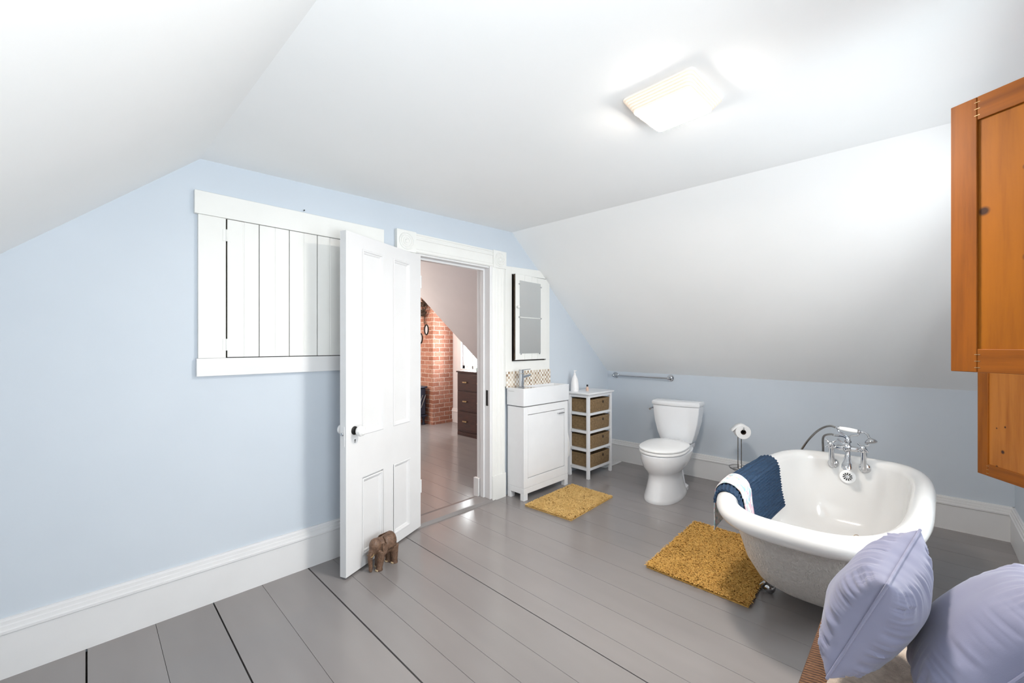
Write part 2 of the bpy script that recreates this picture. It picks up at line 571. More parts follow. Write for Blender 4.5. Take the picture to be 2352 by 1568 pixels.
def tag(o, label, cat, group=None):
    o['label'] = label; o['category'] = cat
    if group:
        o['group'] = group
    return o
def thing(name, label, cat, loc=(0, 0, 0), rotz=0.0, group=None):
    o = bpy.data.objects.new(name, None)
    o.empty_display_size = 0.05
    o.location = loc; o.rotation_euler = (0, 0, rotz)
    COL.objects.link(o)
    return tag(o, label, cat, group)
def struct(o):
    o['kind'] = 'structure'
    return o
def smoothpath(pts, n=8):
    """Catmull-Rom through points"""
    P = [Vector(p) for p in pts]
    P = [P[0] * 2 - P[1]] + P + [P[-1] * 2 - P[-2]]
    out = []
    for i in range(1, len(P) - 2):
        for k in range(n):
            t = k / n
            a, b, c, d = P[i - 1], P[i], P[i + 1], P[i + 2]
            out.append(0.5 * ((2 * b) + (c - a) * t + (2 * a - 5 * b + 4 * c - d) * t * t + (3 * b - a - 3 * c + d) * t ** 3))
    out.append(P[-2])
    return out
def superring(x0, x1, y0, y1, z, n=3.5, seg=64, nl=None):
    cx, cy, a, b = (x0 + x1) / 2, (y0 + y1) / 2, (x1 - x0) / 2, (y1 - y0) / 2
    out = []
    for i in range(seg):
        t = 2 * PI * i / seg
        c, s_ = math.cos(t), math.sin(t)
        q = nl if (nl and c < 0) else n
        out.append(Vector((cx + a * math.copysign(abs(c) ** (2 / q), c), cy + b * math.copysign(abs(s_) ** (2 / q), s_), z)))
    return out

# ------------------------------------------------------------------ the setting
YA = 2.565            # north wall face
YC = -0.445           # south wall face
def XB(y):            # east knee wall face, slightly out of square
    return 4.19 + 0.027 * (YA - y)
XW = -0.956           # west knee wall

# floor boards (run along Y)
mb = MB()
edges = [-1.02, -0.62, -0.30, 0.0, 0.225, 0.447, 0.665, 0.903, 1.045, 1.17, 1.325, 1.51, 1.625, 1.80, 1.99, 2.18, 2.40, 2.58, 2.80, 2.98, 3.19, 3.38, 3.60, 3.80, 4.02, 4.20, 4.40]
gapw = {0.0: 0.006, 0.447: 0.006, 0.903: 0.007, 1.51: 0.005}
for a, b in zip(edges[:-1], edges[1:]):
    ga = gapw.get(a, 0.0016) / 2; gb = gapw.get(b, 0.0016) / 2
    mb.box(a + ga, b - gb, YC - 0.1, YA - 0.004, -0.03, 0.0)
mb.box(-1.02, 4.40, YC - 0.1, YA, -0.06, -0.022, mi=1)
struct(mb.build('floor', [M_floor, M_dark], smooth=0))
mb = MB()
xx = 0.5
hal = random.Random(3)
while xx < 4.5:
    w = hal.uniform(0.13, 0.20)
    mb.box(xx + 0.001, xx + w - 0.001, 2.70, 7.2, -0.02, 0.012)
    xx += w
mb.box(0.5, 4.6, 2.60, 7.2, -0.06, -0.012, mi=1)
struct(mb.build('floor_hall', [M_floor, M_dark], smooth=0))
# threshold board
mb = MB().prism([(1.60, 2.530, 0), (1.60, 2.548, 0.020), (1.60, 2.66, 0.022), (1.60, 2.705, 0.014), (1.60, 2.705, -0.02), (1.60, 2.530, -0.02)], (0.80, 0, 0))
struct(mb.build('trim_1', M_floor, smooth=0, bevel=0.004))

# north wall with the door opening
DX0, DX1, DZ = 1.635, 2.345, 1.945
TH = 0.14
def wallA(pts, y=YA, th=TH):
    return [(x, y, z) for x, z in pts]
mb = MB()
mb.prism(wallA([(-1.0, -0.03), (DX0, -0.03), (DX0, 2.2613), (0.397, 2.227), (-1.0, 0.96)]), (0, TH, 0))
mb.prism(wallA([(DX0, DZ), (DX1, DZ), (DX1, 2.2804), (DX0, 2.2613)]), (0, TH, 0))
mb.prism(wallA([(DX1, -0.03), (4.24, -0.03), (4.24, 0.96), (2.62, 2.288), (DX1, 2.2804)]), (0, TH, 0))
struct(mb.build('wall_north', M_wall, smooth=0))
# east knee wall
mb = MB().prism([(XB(YA + 0.02), YA + 0.02, -0.03), (XB(YA + 0.02), YA + 0.02, 1.0), (XB(YC - 0.1), YC - 0.1, 0.983), (XB(YC - 0.1), YC - 0.1, -0.03)], (0.1, 0, 0))
struct(mb.build('wall_east', M_wall, smooth=0))
# west knee wall
mb = MB().box(XW - 0.1, XW, YC - 0.1, YA + 0.02, -0.03, 1.0)
struct(mb.build('wall_west', M_wall, smooth=0))
# ceilings
cL0, cL1 = (0.397, YA, 2.227), (0.478, YC - 0.1, 2.227)
cR0, cR1 = (2.62, YA, 2.288), (2.71, YC - 0.1, 2.288)
struct(MB().prism([cL0, cR0, cR1, cL1], (0, 0, 0.08)).build('ceiling', M_ceil, smooth=0))
struct(MB().prism([cR0, (XB(YA), YA, 1.0), (XB(YC - 0.1), YC - 0.1, 0.983), cR1], (0.06, 0, 0.07)).build('ceiling_east', M_ceil, smooth=0))
struct(MB().prism([cL0, cL1, (XW, YC - 0.1, 1.0), (XW, YA, 1.0)], (-0.06, 0, 0.07)).build('ceiling_west', M_ceil, smooth=0))
# south wall with its shuttered window and an unseen one added for fill
WS = [(-0.08, 0.78, 0.72, 1.78), (1.60, 2.74, 0.68, 1.96)]
def clipz(x):
    if x < 0.478:
        return 2.227 - (0.478 - x) * 0.907 * 0.93
    if x > 2.71:
        return 2.288 - (x - 2.71) * 0.83
    return 2.227 + (x - 0.478) / (2.71 - 0.478) * 0.061
mb = MB()
def wc(pts):
    mb.prism([(x, YC, z) for x, z in pts], (0, -0.10, 0))
xs = [XW - 0.05, WS[0][0], WS[0][1], WS[1][0], WS[1][1], 4.32]
def col(x0, x1, z0=-0.03, top=True, z1=None):
    if top:
        mids = [x for x in (0.478, 2.71) if x0 < x < x1]
        wc([(x0, z0), (x1, z0), (x1, clipz(x1) + 0.02)] + [(x, clipz(x) + 0.02) for x in sorted(mids, reverse=True)] + [(x0, clipz(x0) + 0.02)])
    else:
        wc([(x0, z0), (x1, z0), (x1, z1), (x0, z1)])
col(xs[0], xs[1])
col(xs[1], xs[2], -0.03, False, WS[0][2])
col(xs[1], xs[2], WS[0][3])
col(xs[2], xs[3])
col(xs[3], xs[4], -0.03, False, WS[1][2])
col(xs[3], xs[4], WS[1][3])
col(xs[4], xs[5])
struct(mb.build('wall_south', M_wall, smooth=0))

def window(name, x0, x1, z0, z1, y=YC):
    fr = MB()
    w = 0.075
    fr.box(x0 - w, x0 + 0.012, y, y + 0.02, z0 - w, z1 + w)
    fr.box(x1 - 0.012, x1 + w, y, y + 0.02, z0 - w, z1 + w)
    fr.box(x0 + 0.012, x1 - 0.012, y, y + 0.02, z1 - 0.012, z1 + w)
    fr.box(x0 + 0.012, x1 - 0.012, y, y + 0.03, z0 - w, z0 + 0.012)
    o = struct(fr.build(name, M_trim, bevel=0.003))
    sa = MB()
    zm = (z0 + z1) / 2
    for (a, b, c, d) in [(x0, x0 + 0.045, z0, z1), (x1 - 0.045, x1, z0, z1), (x0 + 0.045, x1 - 0.045, z0, z0 + 0.06), (x0 + 0.045, x1 - 0.045, z1 - 0.045, z1), (x0 + 0.045, x1 - 0.045, zm - 0.02, zm + 0.02), ((x0 + x1) / 2 - 0.01, (x0 + x1) / 2 + 0.01, z0 + 0.06, zm - 0.02), ((x0 + x1) / 2 - 0.01, (x0 + x1) / 2 + 0.01, zm + 0.02, z1 - 0.045)]:
        sa.box(a, b, y - 0.075, y - 0.04, c, d)
    sa.build('sash', M_trim, o, bevel=0.002)
    MB().box(x0 + 0.02, x1 - 0.02, y - 0.060, y - 0.056, z0 + 0.02, z1 - 0.02).build('window_pane', M_glass, o, smooth=0)
    return o
window('window_1', *WS[1])
window('added_window', *WS[0])  # unseen window, added so the fill lamp can shine in

# baseboards with a stepped cap
def baseboard(name, p0, p1, nrm, mat=M_trim):
    p0, p1, nrm = Vector(p0), Vector(p1), Vector(nrm).normalized()
    prof = [(0, 0), (0.020, 0), (0.020, 0.172), (0.027, 0.176), (0.027, 0.186), (0.022, 0.190), (0.020, 0.204), (0.016, 0.207), (0.015, 0.221), (0.011, 0.224), (0.010, 0.230), (0, 0.230)]
    poly = [p0 + nrm * a + Vector((0, 0, b)) for a, b in prof]
    o = MB().prism(poly, p1 - p0).build(name, mat, smooth=0)
    return struct(o)
baseboard('baseboard_north', (XW, YA, 0), (1.479, YA, 0), (0, -1, 0))
baseboard('baseboard_east', (XB(YC), YC, 0), (XB(YA), YA, 0), (-1, -0.027, 0))
baseboard('baseboard_south', (XW, YC, 0), (XB(YC), YC, 0), (0, 1, 0))
baseboard('baseboard_west', (XW, YC, 0), (XW, YA, 0), (1, 0, 0))

# door casing: fluted sides, header, corner blocks
def casing_side(name, x0, x1):
    mb = MB()
    w = x1 - x0
    prof = [(0, 0), (0, -0.022), (0.018, -0.026), (0.030, -0.026), (0.034, -0.020), (0.044, -0.020), (0.048, -0.026), (0.058, -0.026), (0.062, -0.020), (w - 0.062, -0.020), (w - 0.058, -0.026), (w - 0.048, -0.026), (w - 0.044, -0.020), (w - 0.034, -0.020), (w - 0.03, -0.026), (w - 0.018, -0.026), (w, -0.022), (w, 0)]
    mb.prism([(x0 + a, YA + b, 0.20) for a, b in prof], (0, 0, DZ + 0.012 - 0.20))
    mb.box(x0 - 0.003, x1 + 0.003, YA - 0.030, YA, 0.0, 0.205)
    return struct(mb.build(name, M_trimw, smooth=0, bevel=0.0015))
casing_side('trim_2', 1.479, 1.625)
casing_side('trim_3', 2.365, 2.512)
mb = MB()
prof = [(0, 1.950), (-0.020, 1.950), (-0.026, 1.958), (-0.026, 1.972), (-0.020, 1.978), (-0.020, 2.040), (-0.026, 2.046), (-0.026, 2.056), (-0.021, 2.060), (-0.021, 2.070), (-0.026, 2.075), (-0.026, 2.084), (0, 2.084)]
mb.prism([(1.622, YA + a, z) for a, z in prof], (0.748, 0, 0))
struct(mb.build('trim_4', M_trimw, smooth=0))
for k, (x0, x1) in enumerate([(1.472, 1.624), (2.368, 2.518)]):
    mb = MB().box(x0, x1, YA - 0.033, YA, 1.945, 2.090)
    c = ((x0 + x1) / 2, YA - 0.033, 2.017)
    for R in (0.055, 0.040, 0.024):
        mb.torus(c, R, 0.006, (0, 1, 0), 28, 6)
    mb.ell(c, (0.014, 0.008, 0.014))
    struct(mb.build('trim_%d' % (5 + k), M_trimw, bevel=0.002))
# jambs and stops
mb = MB()
mb.box(DX0 - 0.012, DX0 + 0.006, YA - 0.005, YA + TH + 0.005, 0.0, DZ + 0.006)
mb.box(DX1 - 0.006, DX1 + 0.022, YA - 0.018, YA + TH + 0.005, 0.0, DZ + 0.006)
mb.box(DX0, DX1, YA - 0.005, YA + TH + 0.005, DZ - 0.008, DZ + 0.02)
mb.box(DX1 - 0.022, DX1 - 0.006, YA + 0.045, YA + 0.085, 0.02, DZ - 0.008)
mb.box(DX0 + 0.006, DX0 + 0.022, YA + 0.045, YA + 0.085, 0.02, DZ - 0.008)
mb.box(DX0 + 0.022, DX1 - 0.022, YA + 0.045, YA + 0.085, DZ - 0.024, DZ - 0.008)
mb.box(DX1 - 0.032, DX1 - 0.006, YA + 0.100, YA + 0.160, 0.012, 0.17)
jam = struct(mb.build('trim_7', M_trim, smooth=0, bevel=0.002))
mb = MB().box(DX1 - 0.0085, DX1 - 0.005, YA + 0.004, YA + 0.03, 0.79, 0.92)
mb.build('strike_plate', M_black, jam, bevel=0.002)

# open door, hinged at the left jamb
droot = MB()
DW, DT, DH0, DH1 = 0.712, 0.042, 0.012, 1.932
panels = [(0.128, 0.312, 0.776, 1.855), (0.408, 0.588, 0.776, 1.855), (0.128, 0.308, 0.075, 0.522), (0.412, 0.588, 0.075, 0.530)]
db = MB()
db.box(0, 0.128, 0, DT, DH0, DH1)
db.box(0.588, DW, 0, DT, DH0, DH1)
db.box(0.128, 0.588, 0, DT, 1.855, DH1)
db.box(0.128, 0.588, 0, DT, 0.530, 0.776)
db.box(0.128, 0.588, 0, DT, DH0, 0.075)
db.box(0.312, 0.408, 0, DT, 0.075, 0.530)
db.box(0.312, 0.408, 0, DT, 0.776, 1.855)
for (a, b, c, d) in panels:
    db.box(a - 0.002, b + 0.002, 0.012, DT - 0.012, c - 0.002, d + 0.01)
door = struct(db.build('door_1', M_trim, smooth=0))
door.location = (1.001, 2.262, 0)
door.rotation_euler = (0, 0, math.atan2(0.271, 0.659))
for (a, b, c, d) in panels:
    mo = MB()
    prof = [(0.0, -0.001), (0.004, -0.004), (0.010, -0.003), (0.014, 0.004), (0.020, 0.006), (0.026, 0.0125), (0.0, 0.0125)]
    rings = []
    for (i, y) in prof:
        rings.append([(a + i, y, c + i), (b - i, y, c + i), (b - i, y, d - i), (a + i, y, d - i)])
    mo.loft(rings, cap0=False, cap1=False)
    mo.build('panel_moulding', M_trim, door, smooth=0)
    mo2 = MB()
    mo2.loft([[(x, DT - y, z) for x, y, z in r] for r in rings], cap0=False, cap1=False)
    mo2.build('panel_moulding', M_trim, door, smooth=0)
MB().lathe([(0.024, 0), (0.024, 0.004), (0.020, 0.007), (0.012, 0.009), (0.011, 0.022)], (0.064, 0, 0.815), (0, -1, 0)).build('door_rose', M_black, door)['label'] = 'worn black metal rose behind the knob'
for sgn, y0 in ((-1, -0.018), (1, DT + 0.018)):
    k = MB().lathe([(0.010, 0), (0.014, 0.006), (0.026, 0.014), (0.030, 0.026), (0.027, 0.040), (0.016, 0.050), (0.002, 0.053)], (0.064, y0, 0.815), (0, sgn, 0)).build('door_knob', M_porc, door)
    k['label'] = 'round white porcelain knob'
es = MB()
es.lathe([(0.010, 0), (0.010, 0.003), (0.002, 0.0035)], (0.066, 0, 0.758), (0, -1, 0), 16)
es.build('keyhole_cover', M_trim, door)
kh = MB()
kh.lathe([(0.0045, 0), (0.0045, 0.0042)], (0.066, 0, 0.761), (0, -1, 0), 12)
kh.box(0.064, 0.068, -0.0042, 0, 0.747, 0.761)
kh.build('keyhole', M_black, door, smooth=0)
lt = MB()
lt.box(-0.002, 0.002, 0.010, 0.033, 0.735, 0.845)
lt.build('latch_plate', M_trim, door, smooth=0)
MB().box(-0.010, 0.001, 0.014, 0.030, 0.795, 0.812).build('latch_bolt', M_chrome, door, bevel=0.002)
for z in (0.25, 1.70):
    MB().lathe([(0.008, 0), (0.008, 0.09)], (DW + 0.004, 0.004, z), (0, 0, 1), 12).build('hinge', M_trim, door)

# ------------------------------------------------------------------ hall beyond the door
struct(MB().prism([(2.60, 2.71, 2.30), (4.20, 2.71, 0.985), (4.20, 4.70, 0.985), (2.60, 4.70, 2.345)], (0.04, 0, 0.05)).build('ceiling_hall', M_hall, smooth=0))
struct(MB().box(0.4, 2.62, 2.71, 7.2, 2.33, 2.40).build('ceiling_hall_flat', M_hall, smooth=0))
struct(MB().box(2.62, 4.5, 4.72, 7.2, 2.36, 2.42).build('ceiling_dormer', M_hall, smooth=0))
struct(MB().box(4.20, 4.30, 2.71, 4.70, -0.03, 1.0).build('wall_hall_knee', M_hall, smooth=0))
struct(MB().box(0.4, 4.45, 7.1, 7.2, -0.03, 2.4).build('wall_hall_north', M_hall, smooth=0))
struct(MB().box(0.4, 0.5, 2.71, 7.2, -0.03, 2.4).build('wall_hall_west', M_hall, smooth=0))
mb = MB()
wy0, wy1, wz0, wz1 = 4.86, 5.36, 0.90, 1.75
mb.box(4.30, 4.40, 4.70, wy0, -0.03, 2.4)
mb.box(4.30, 4.40, wy1, 7.2, -0.03, 2.4)
mb.box(4.30, 4.40, wy0, wy1, -0.03, wz0)
mb.box(4.30, 4.40, wy0, wy1, wz1, 2.4)
mb.prism([(4.20, 4.70, 0.98), (4.42, 4.70, 0.98), (4.42, 4.70, 2.4), (2.62, 4.70, 2.4), (2.62, 4.70, 2.35)], (0, 0.03, 0))
struct(mb.build('wall_dormer', M_hallfloor_trim, smooth=0))
mb = MB()
for (a, b, c, d) in [(wy0 - 0.06, wy0 + 0.01, wz0 - 0.08, wz1 + 0.08), (wy1 - 0.01, wy1 + 0.09, wz0 - 0.08, wz1 + 0.08), (wy0, wy1, wz1 - 0.01, wz1 + 0.08), (wy0, wy1, wz0 - 0.08, wz0 + 0.01)]:
    mb.box(4.275, 4.302, a, b, c, d)
w2 = struct(mb.build('window_2', M_trim, smooth=0, bevel=0.003))
mb = MB()
zm = (wz0 + wz1) / 2
for (a, b, c, d) in [(wy0, wy0 + 0.05, wz0, wz1), (wy1 - 0.05, wy1, wz0, wz1), (wy0, wy1, wz0, wz0 + 0.06), (wy0, wy1, wz1 - 0.05, wz1), (wy0, wy1, zm - 0.02, zm + 0.02), (5.10, 5.12, wz0, wz1)]:
    mb.box(4.32, 4.35, a, b, c, d)
mb.build('sash', M_trim, w2, smooth=0)
MB().box(4.333, 4.337, wy0 + 0.02, wy1 - 0.02, wz0 + 0.02, wz1 - 0.02).build('window_pane', M_glass, w2, smooth=0)
baseboard('baseboard_dormer', (4.30, 4.72, 0.012), (4.30, 5.60, 0.012), (-1, 0, 0), M_hallfloor_trim)

hall_l = bpy.data.lights.new('hall_lamp', 'POINT')
hall_l.energy = 75; hall_l.color = (1.0, 0.88, 0.76); hall_l.shadow_soft_size = 0.10
ho = bpy.data.objects.new('hall_lamp', hall_l)
ho.location = (2.2, 5.6, 2.05)
COL.objects.link(ho)

mb = MB()
mb.box(3.90, 4.30, 5.60, 6.60, 0.012, 2.36)
mb.box(3.885, 4.30, 5.585, 6.60, 0.012, 0.055)
tag(mb.build('brick_chimney', M_brick, smooth=0), 'square red brick chimney rising in the room beyond the doorway', 'chimney')

# dresser in the hall
t = thing('dresser', 'dark mahogany chest of drawers beyond the doorway under the window', 'dresser', (3.95, 4.45, 0.012))
mb = MB()
mb.box(3.735, 4.17, 4.09, 4.755, 0.062, 0.905)
mb.box(3.715, 4.18, 4.08, 4.765, 0.905, 0.925)
mb.box(3.725, 4.17, 4.10, 4.745, 0.012, 0.062)
mb.build('carcass', M_mahog, t, bevel=0.004, world=True)
for (z0, z1) in ((0.655, 0.885), (0.372, 0.632), (0.090, 0.350)):
    d = MB().box(3.718, 3.736, 4.115, 4.735, z0, z1).build('drawer', M_mahog, t, bevel=0.004, world=True)
    for yy in (4.56, 4.25):
        h = MB()
        zc = (z0 + z1) / 2
        h.box(3.700, 3.708, yy - 0.045, yy + 0.045, zc - 0.009, zc + 0.009)
        h.box(3.706, 3.719, yy - 0.035, yy - 0.025, zc - 0.005, zc + 0.005)
        h.box(3.706, 3.719, yy + 0.025, yy + 0.035, zc - 0.005, zc + 0.005)
        h.build('drawer_handle', M_brass, d, bevel=0.002, world=True)
for (x, y, h, r, lb) in [(3.84, 4.42, 0.055, 0.035, 'low pale teal glass jar nearest the doorway on the dark dresser'), (3.98, 4.55, 0.07, 0.045, 'taller pale teal glass jar toward the window on the dark dresser')]:
    o = MB().lathe([(r * 0.8, 0), (r, 0.008), (r, h * 0.75), (r * 0.8, h * 0.85), (r * 0.85, h), (r * 0.7, h), (r * 0.7, h * 0.8), (r * 0.85, h * 0.7), (r * 0.85, 0.012), (0.001, 0.012)], (x, y, 0.925)).build('glass_jar', M_tealgl)
    tag(o, lb, 'jar', 'glass jars on the dresser')

# wood stove
t = thing('wood_stove', 'blue-black cast iron stove standing beside the brick chimney', 'stove', (3.60, 5.95, 0.012))
mb = MB()
mb.box(3.26, 3.835, 5.70, 6.15, 0.17, 0.60)
mb.build('firebox', M_stove, t, bevel=0.015, world=True)
MB().box(3.24, 3.855, 5.68, 6.17, 0.60, 0.63).build('stove_top', M_stove, t, bevel=0.008, world=True)
MB().box(3.24, 3.855, 5.68, 6.17, 0.145, 0.17).build('ash_lip', M_stove, t, bevel=0.006, world=True)
for (x, y) in ((3.29, 5.73), (3.81, 5.73), (3.29, 6.12), (3.81, 6.12)):
    MB().lathe([(0.03, 0.012), (0.026, 0.03), (0.016, 0.06), (0.02, 0.10), (0.034, 0.147)], (x, y, 0), (0, 0, 1), 12).build('leg', M_stove, t, world=True)
mb = MB()
for k in range(5):
    p = [(3.74 - 0.055 * k + 0.022 * i, 5.697, 0.29 + 0.05 * i) for i in range(5)]
    mb.tube(p, 0.007, 6)
mb.build('cast_scrolls', M_steel, t, world=True)

# wreath and oval mirrors on the chimney
for (y, z, lb) in [(5.775, 1.545, 'upper small oval mirror in a dark frame on the brick chimney'), (5.945, 1.405, 'lower small oval mirror in a dark frame on the brick chimney')]:
    t = thing('wall_mirror', lb, 'mirror', (3.90, y, z), 0, 'oval mirrors on the chimney')
    seg = 36
    rings = []
    for (k, dx) in [(1.22, 0.0), (1.22, -0.014), (1.10, -0.020), (1.0, -0.014), (1.0, -0.004)]:
        rings.append([(dx, 0.050 * k * math.cos(2 * PI * i / seg), 0.072 * k * math.sin(2 * PI * i / seg)) for i in range(seg)])
    MB().loft(rings, cap0=True, cap1=False).build('frame', M_black, t)
    MB().loft([[(-0.003, 0.0505 * math.cos(2 * PI * i / seg), 0.0725 * math.sin(2 * PI * i / seg)) for i in range(seg)], [(-0.006, 0.0505 * math.cos(2 * PI * i / seg), 0.0725 * math.sin(2 * PI * i / seg)) for i in range(seg)]]).build('mirror_glass', M_mirror, t)
rw = random.Random(5)
mb = MB()
for k in range(150):
    a = rw.uniform(0, 2 * PI)
    rr = rw.uniform(0.05, 0.15)
    hx = 1.0 - 0.3 * max(0, -math.sin(a))
    c = Vector((3.852 + rw.uniform(-0.04, 0.005), 5.80 + rr * math.cos(a) * hx, 1.90 + rr * math.sin(a) * 1.05))
    d = Vector((rw.uniform(-0.6, 0.2), -math.sin(a) + rw.uniform(-0.8, 0.8), math.cos(a) + rw.uniform(-0.8, 0.8))).normalized() * rw.uniform(0.04, 0.09)
    mb.tube([c - d * 0.5, c + Vector((rw.uniform(-0.01, 0), 0, 0.008)), c + d * 0.5], [0.004, 0.006, 0.002], 5)
for k in range(8):
    y = 5.80 + rw.uniform(-0.06, 0.06)
    mb.tube([(3.88, y, 1.80), (3.885, y + rw.uniform(-0.03, 0.03), 1.70), (3.89, y + rw.uniform(-0.05, 0.05), 1.60 + rw.uniform(0, 0.06))], 0.002, 5)
tag(mb.build('twig_wreath', M_twig), 'dark dried twig wreath hanging high on the brick chimney', 'wreath')

# ------------------------------------------------------------------ wall cupboard left of the door
t = thing('wall_cupboard', 'white painted plank cupboard set in the wall behind the open door', 'cupboard', (0.88, YA, 1.6))
YF = YA
MB().box(0.370, 1.380, YF - 0.028, YF, 1.947, 2.062).build('header_board', M_trimw, t, bevel=0.002, world=True)
MB().box(0.378, 1.372, YF - 0.026, YF, 1.142, 1.232).build('sill_board', M_trim, t, bevel=0.002, world=True)
MB().box(0.385, 0.500, YF - 0.022, YF, 1.2325, 1.9465).build('side_board', M_trimw, t, bevel=0.0015, world=True)
MB().box(1.245, 1.368, YF - 0.022, YF, 1.2325, 1.9465).build('side_board', M_trimw, t, bevel=0.0015, world=True)
MB().box(0.4, 1.36, YF - 0.006, YF + 0.01, 1.2325, 1.9465).build('back', M_dark, t, smooth=0, world=True)
mb = MB()
xs_ = [0.505, 0.651, 0.801, 0.954, 1.10, 1.243]
for a, b in zip(xs_[:-1], xs_[1:]):
    w = b - a - 0.004
    x0 = a + 0.002
    prof = [(0, -0.006), (0, -0.021), (0.002, -0.022), (w * 0.5 - 0.004, -0.022), (w * 0.5 - 0.002, -0.020), (w * 0.5 + 0.002, -0.020), (w * 0.5 + 0.004, -0.022), (w - 0.002, -0.022), (w, -0.021), (w, -0.006)]
    mb.prism([(x0 + p, YF + q, 1.2365) for p, q in prof], (0, 0, 0.7075))
cd = mb.build('cupboard_door', M_trimw, t, smooth=0, world=True)
for z in (1.86, 1.30):
    h = MB().box(0.487, 0.521, YF - 0.025, YF - 0.022, z - 0.03, z + 0.03)
    h.lathe([(0.004, 0), (0.004, 0.06)], (0.503, YF - 0.025, z - 0.03), (0, 0, 1), 10)
    h.build('hinge', M_trimw, cd, world=True)

# ------------------------------------------------------------------ mirrored cabinet and backsplash by the door
t = thing('mirror_cabinet', 'white board cabinet with two mirror panes above the vanity', 'cabinet', (2.82, YA, 1.5))
poly = [(2.519, 0.937), (2.645, 0.937)]
def pan(pts, y0=-0.020):
    return [(x, YA + y0, z) for x, z in pts]
mb = MB()
mb.prism(pan([(2.516, 0.94), (2.597, 0.94), (2.597, 1.980), (2.516, 1.976)]), (0, 0.02, 0))
mb.prism(pan([(2.597, 0.94), (3.115, 0.94), (3.115, 1.155), (2.597, 1.155)]), (0, 0.02, 0))
mb.prism(pan([(3.060, 1.155), (3.115, 1.155), (3.115, 1.880), (3.060, 1.928)]), (0, 0.02, 0))
mb.prism(pan([(2.597, 1.918), (3.060, 1.925), (2.975, 1.993), (2.597, 1.980)]), (0, 0.02, 0))
mb.build('surround', M_trimw, t, smooth=0, bevel=0.002, world=True)
MB().box(2.597, 3.060, YA - 0.003, YA, 1.155, 1.92).build('recess', M_dark, t, smooth=0, world=True)
# door stands a little open on its right hinge
mb = MB()
hx, hy = 3.050, YA - 0.020
ang = math.radians(3.5)
def dp(s, o):
    """s: distance from the hinge toward the left, o: thickness toward the room"""
    return (hx - s * math.cos(ang) - o * math.sin(ang) * 1.0, hy - s * math.sin(ang) - o * math.cos(ang))
def slab(s0, s1, z0, z1, o0, o1):
    a, b, c, d = dp(s0, o0), dp(s1, o0), dp(s1, o1), dp(s0, o1)
    return [(a[0], a[1], z0), (b[0], b[1], z0), (c[0], c[1], z0), (d[0], d[1], z0)], (0, 0, z1 - z0)
bs = [0.0, 0.140, 0.225, 0.325, 0.455]
for a, b in zip(bs[:-1], bs[1:]):
    mb.prism(*slab(a + 0.001, b - 0.001, 1.167, 1.915, 0.0, 0.018))
cdoor = mb.build('cabinet_door', M_trimw, t, smooth=0, bevel=0.001, world=True)
mb = MB().prism(*slab(0.456, 0.459, 1.169, 1.913, 0.001, 0.016))
mb.build('raw_edge', M_twig, cdoor, smooth=0, world=True)['label'] = 'dark raw wood edge'
for (z0, z1) in ((1.222, 1.538), (1.545, 1.862)):
    MB().prism(*slab(0.097, 0.403, z0, z1, 0.018, 0.022)).build('mirror_pane', M_mirror, cdoor, smooth=0, world=True)
for s_, z in ((0.092, 1.83), (0.408, 1.83), (0.092, 1.541), (0.408, 1.541), (0.115, 1.218), (0.385, 1.218)):
    MB().prism(*slab(s_ - 0.006, s_ + 0.006, z - 0.006, z + 0.006, 0.018, 0.026)).build('mirror_clip', M_chrome, cdoor, smooth=0, world=True)
p = dp(0.431, 0.018)
MB().lathe([(0.006, 0), (0.006, 0.008), (0.013, 0.013), (0.014, 0.020), (0.008, 0.026), (0.001, 0.027)], (p[0], p[1], 1.628), (0, -1, 0), 16).build('cabinet_knob', M_trimw, cdoor, world=True)

o = MB().box(2.523, 3.117, YA - 0.029, YA - 0.0205, 0.925, 1.066).build('tile_backsplash', M_tile, smooth=0)
tag(o, 'strip of small brown and cream mosaic tiles behind the vanity basin', 'backsplash')

# ------------------------------------------------------------------ vanity
VX0, VX1, VY0, VY1 = 2.534, 3.140, 2.345, 2.536
t = thing('vanity', 'narrow white vanity cabinet with ceramic basin beside the doorway', 'vanity', ((VX0 + VX1) / 2, 2.45, 0))
mb = MB()
z0b, z1b = 0.105, 0.778
f = 0.012
mb.box(VX0, VX0 + 0.016, VY0 + 0.0201, VY1, z0b, z1b)
mb.box(VX1 - 0.016, VX1, VY0 + 0.0201, VY1, z0b, z1b)
mb.box(VX0 + 0.016, VX1 - 0.016, VY1 - 0.01, VY1, z0b, z1b)
mb.box(VX0 + 0.016, VX1 - 0.016, VY0 + 0.01, VY1 - 0.01, z0b, z0b + 0.016)
mb.box(VX0, VX0 + 0.05, VY0, VY0 + 0.02, z0b, z1b)
mb.box(VX1 - 0.05, VX1, VY0, VY0 + 0.02, z0b, z1b)
mb.box(VX0 + 0.05, VX1 - 0.05, VY0, VY0 + 0.02, z1b - 0.065, z1b)
mb.box(VX0 + 0.05, VX1 - 0.05, VY0, VY0 + 0.02, z0b, z0b + 0.075)
mb.build('body', M_white, t, bevel=0.0015, world=True)
mb = MB()
mb.box(VX0, VX1, VY0, VY0 + 0.022, 0.055, 0.1035)
mb.box(VX0, VX0 + 0.022, VY0 + 0.022, VY1, 0.055, 0.1035)
mb.box(VX1 - 0.022, VX1, VY0 + 0.022, VY1, 0.055, 0.1035)
mb.build('plinth', M_white, t, bevel=0.0015, world=True)
for (x, y) in ((VX0, VY0), (VX1 - 0.05, VY0), (VX0, VY1 - 0.04), (VX1 - 0.05, VY1 - 0.04)):
    MB().box(x, x + 0.05, y + (0.001 if y == VY0 else 0), y + 0.04, 0.0, 0.0545).build('leg', M_white, t, bevel=0.0015, world=True)
vd = MB()
vd.box(VX0 + 0.055, VX1 - 0.055, VY0 + 0.003, VY0 + 0.02, z0b + 0.080, z1b - 0.070)
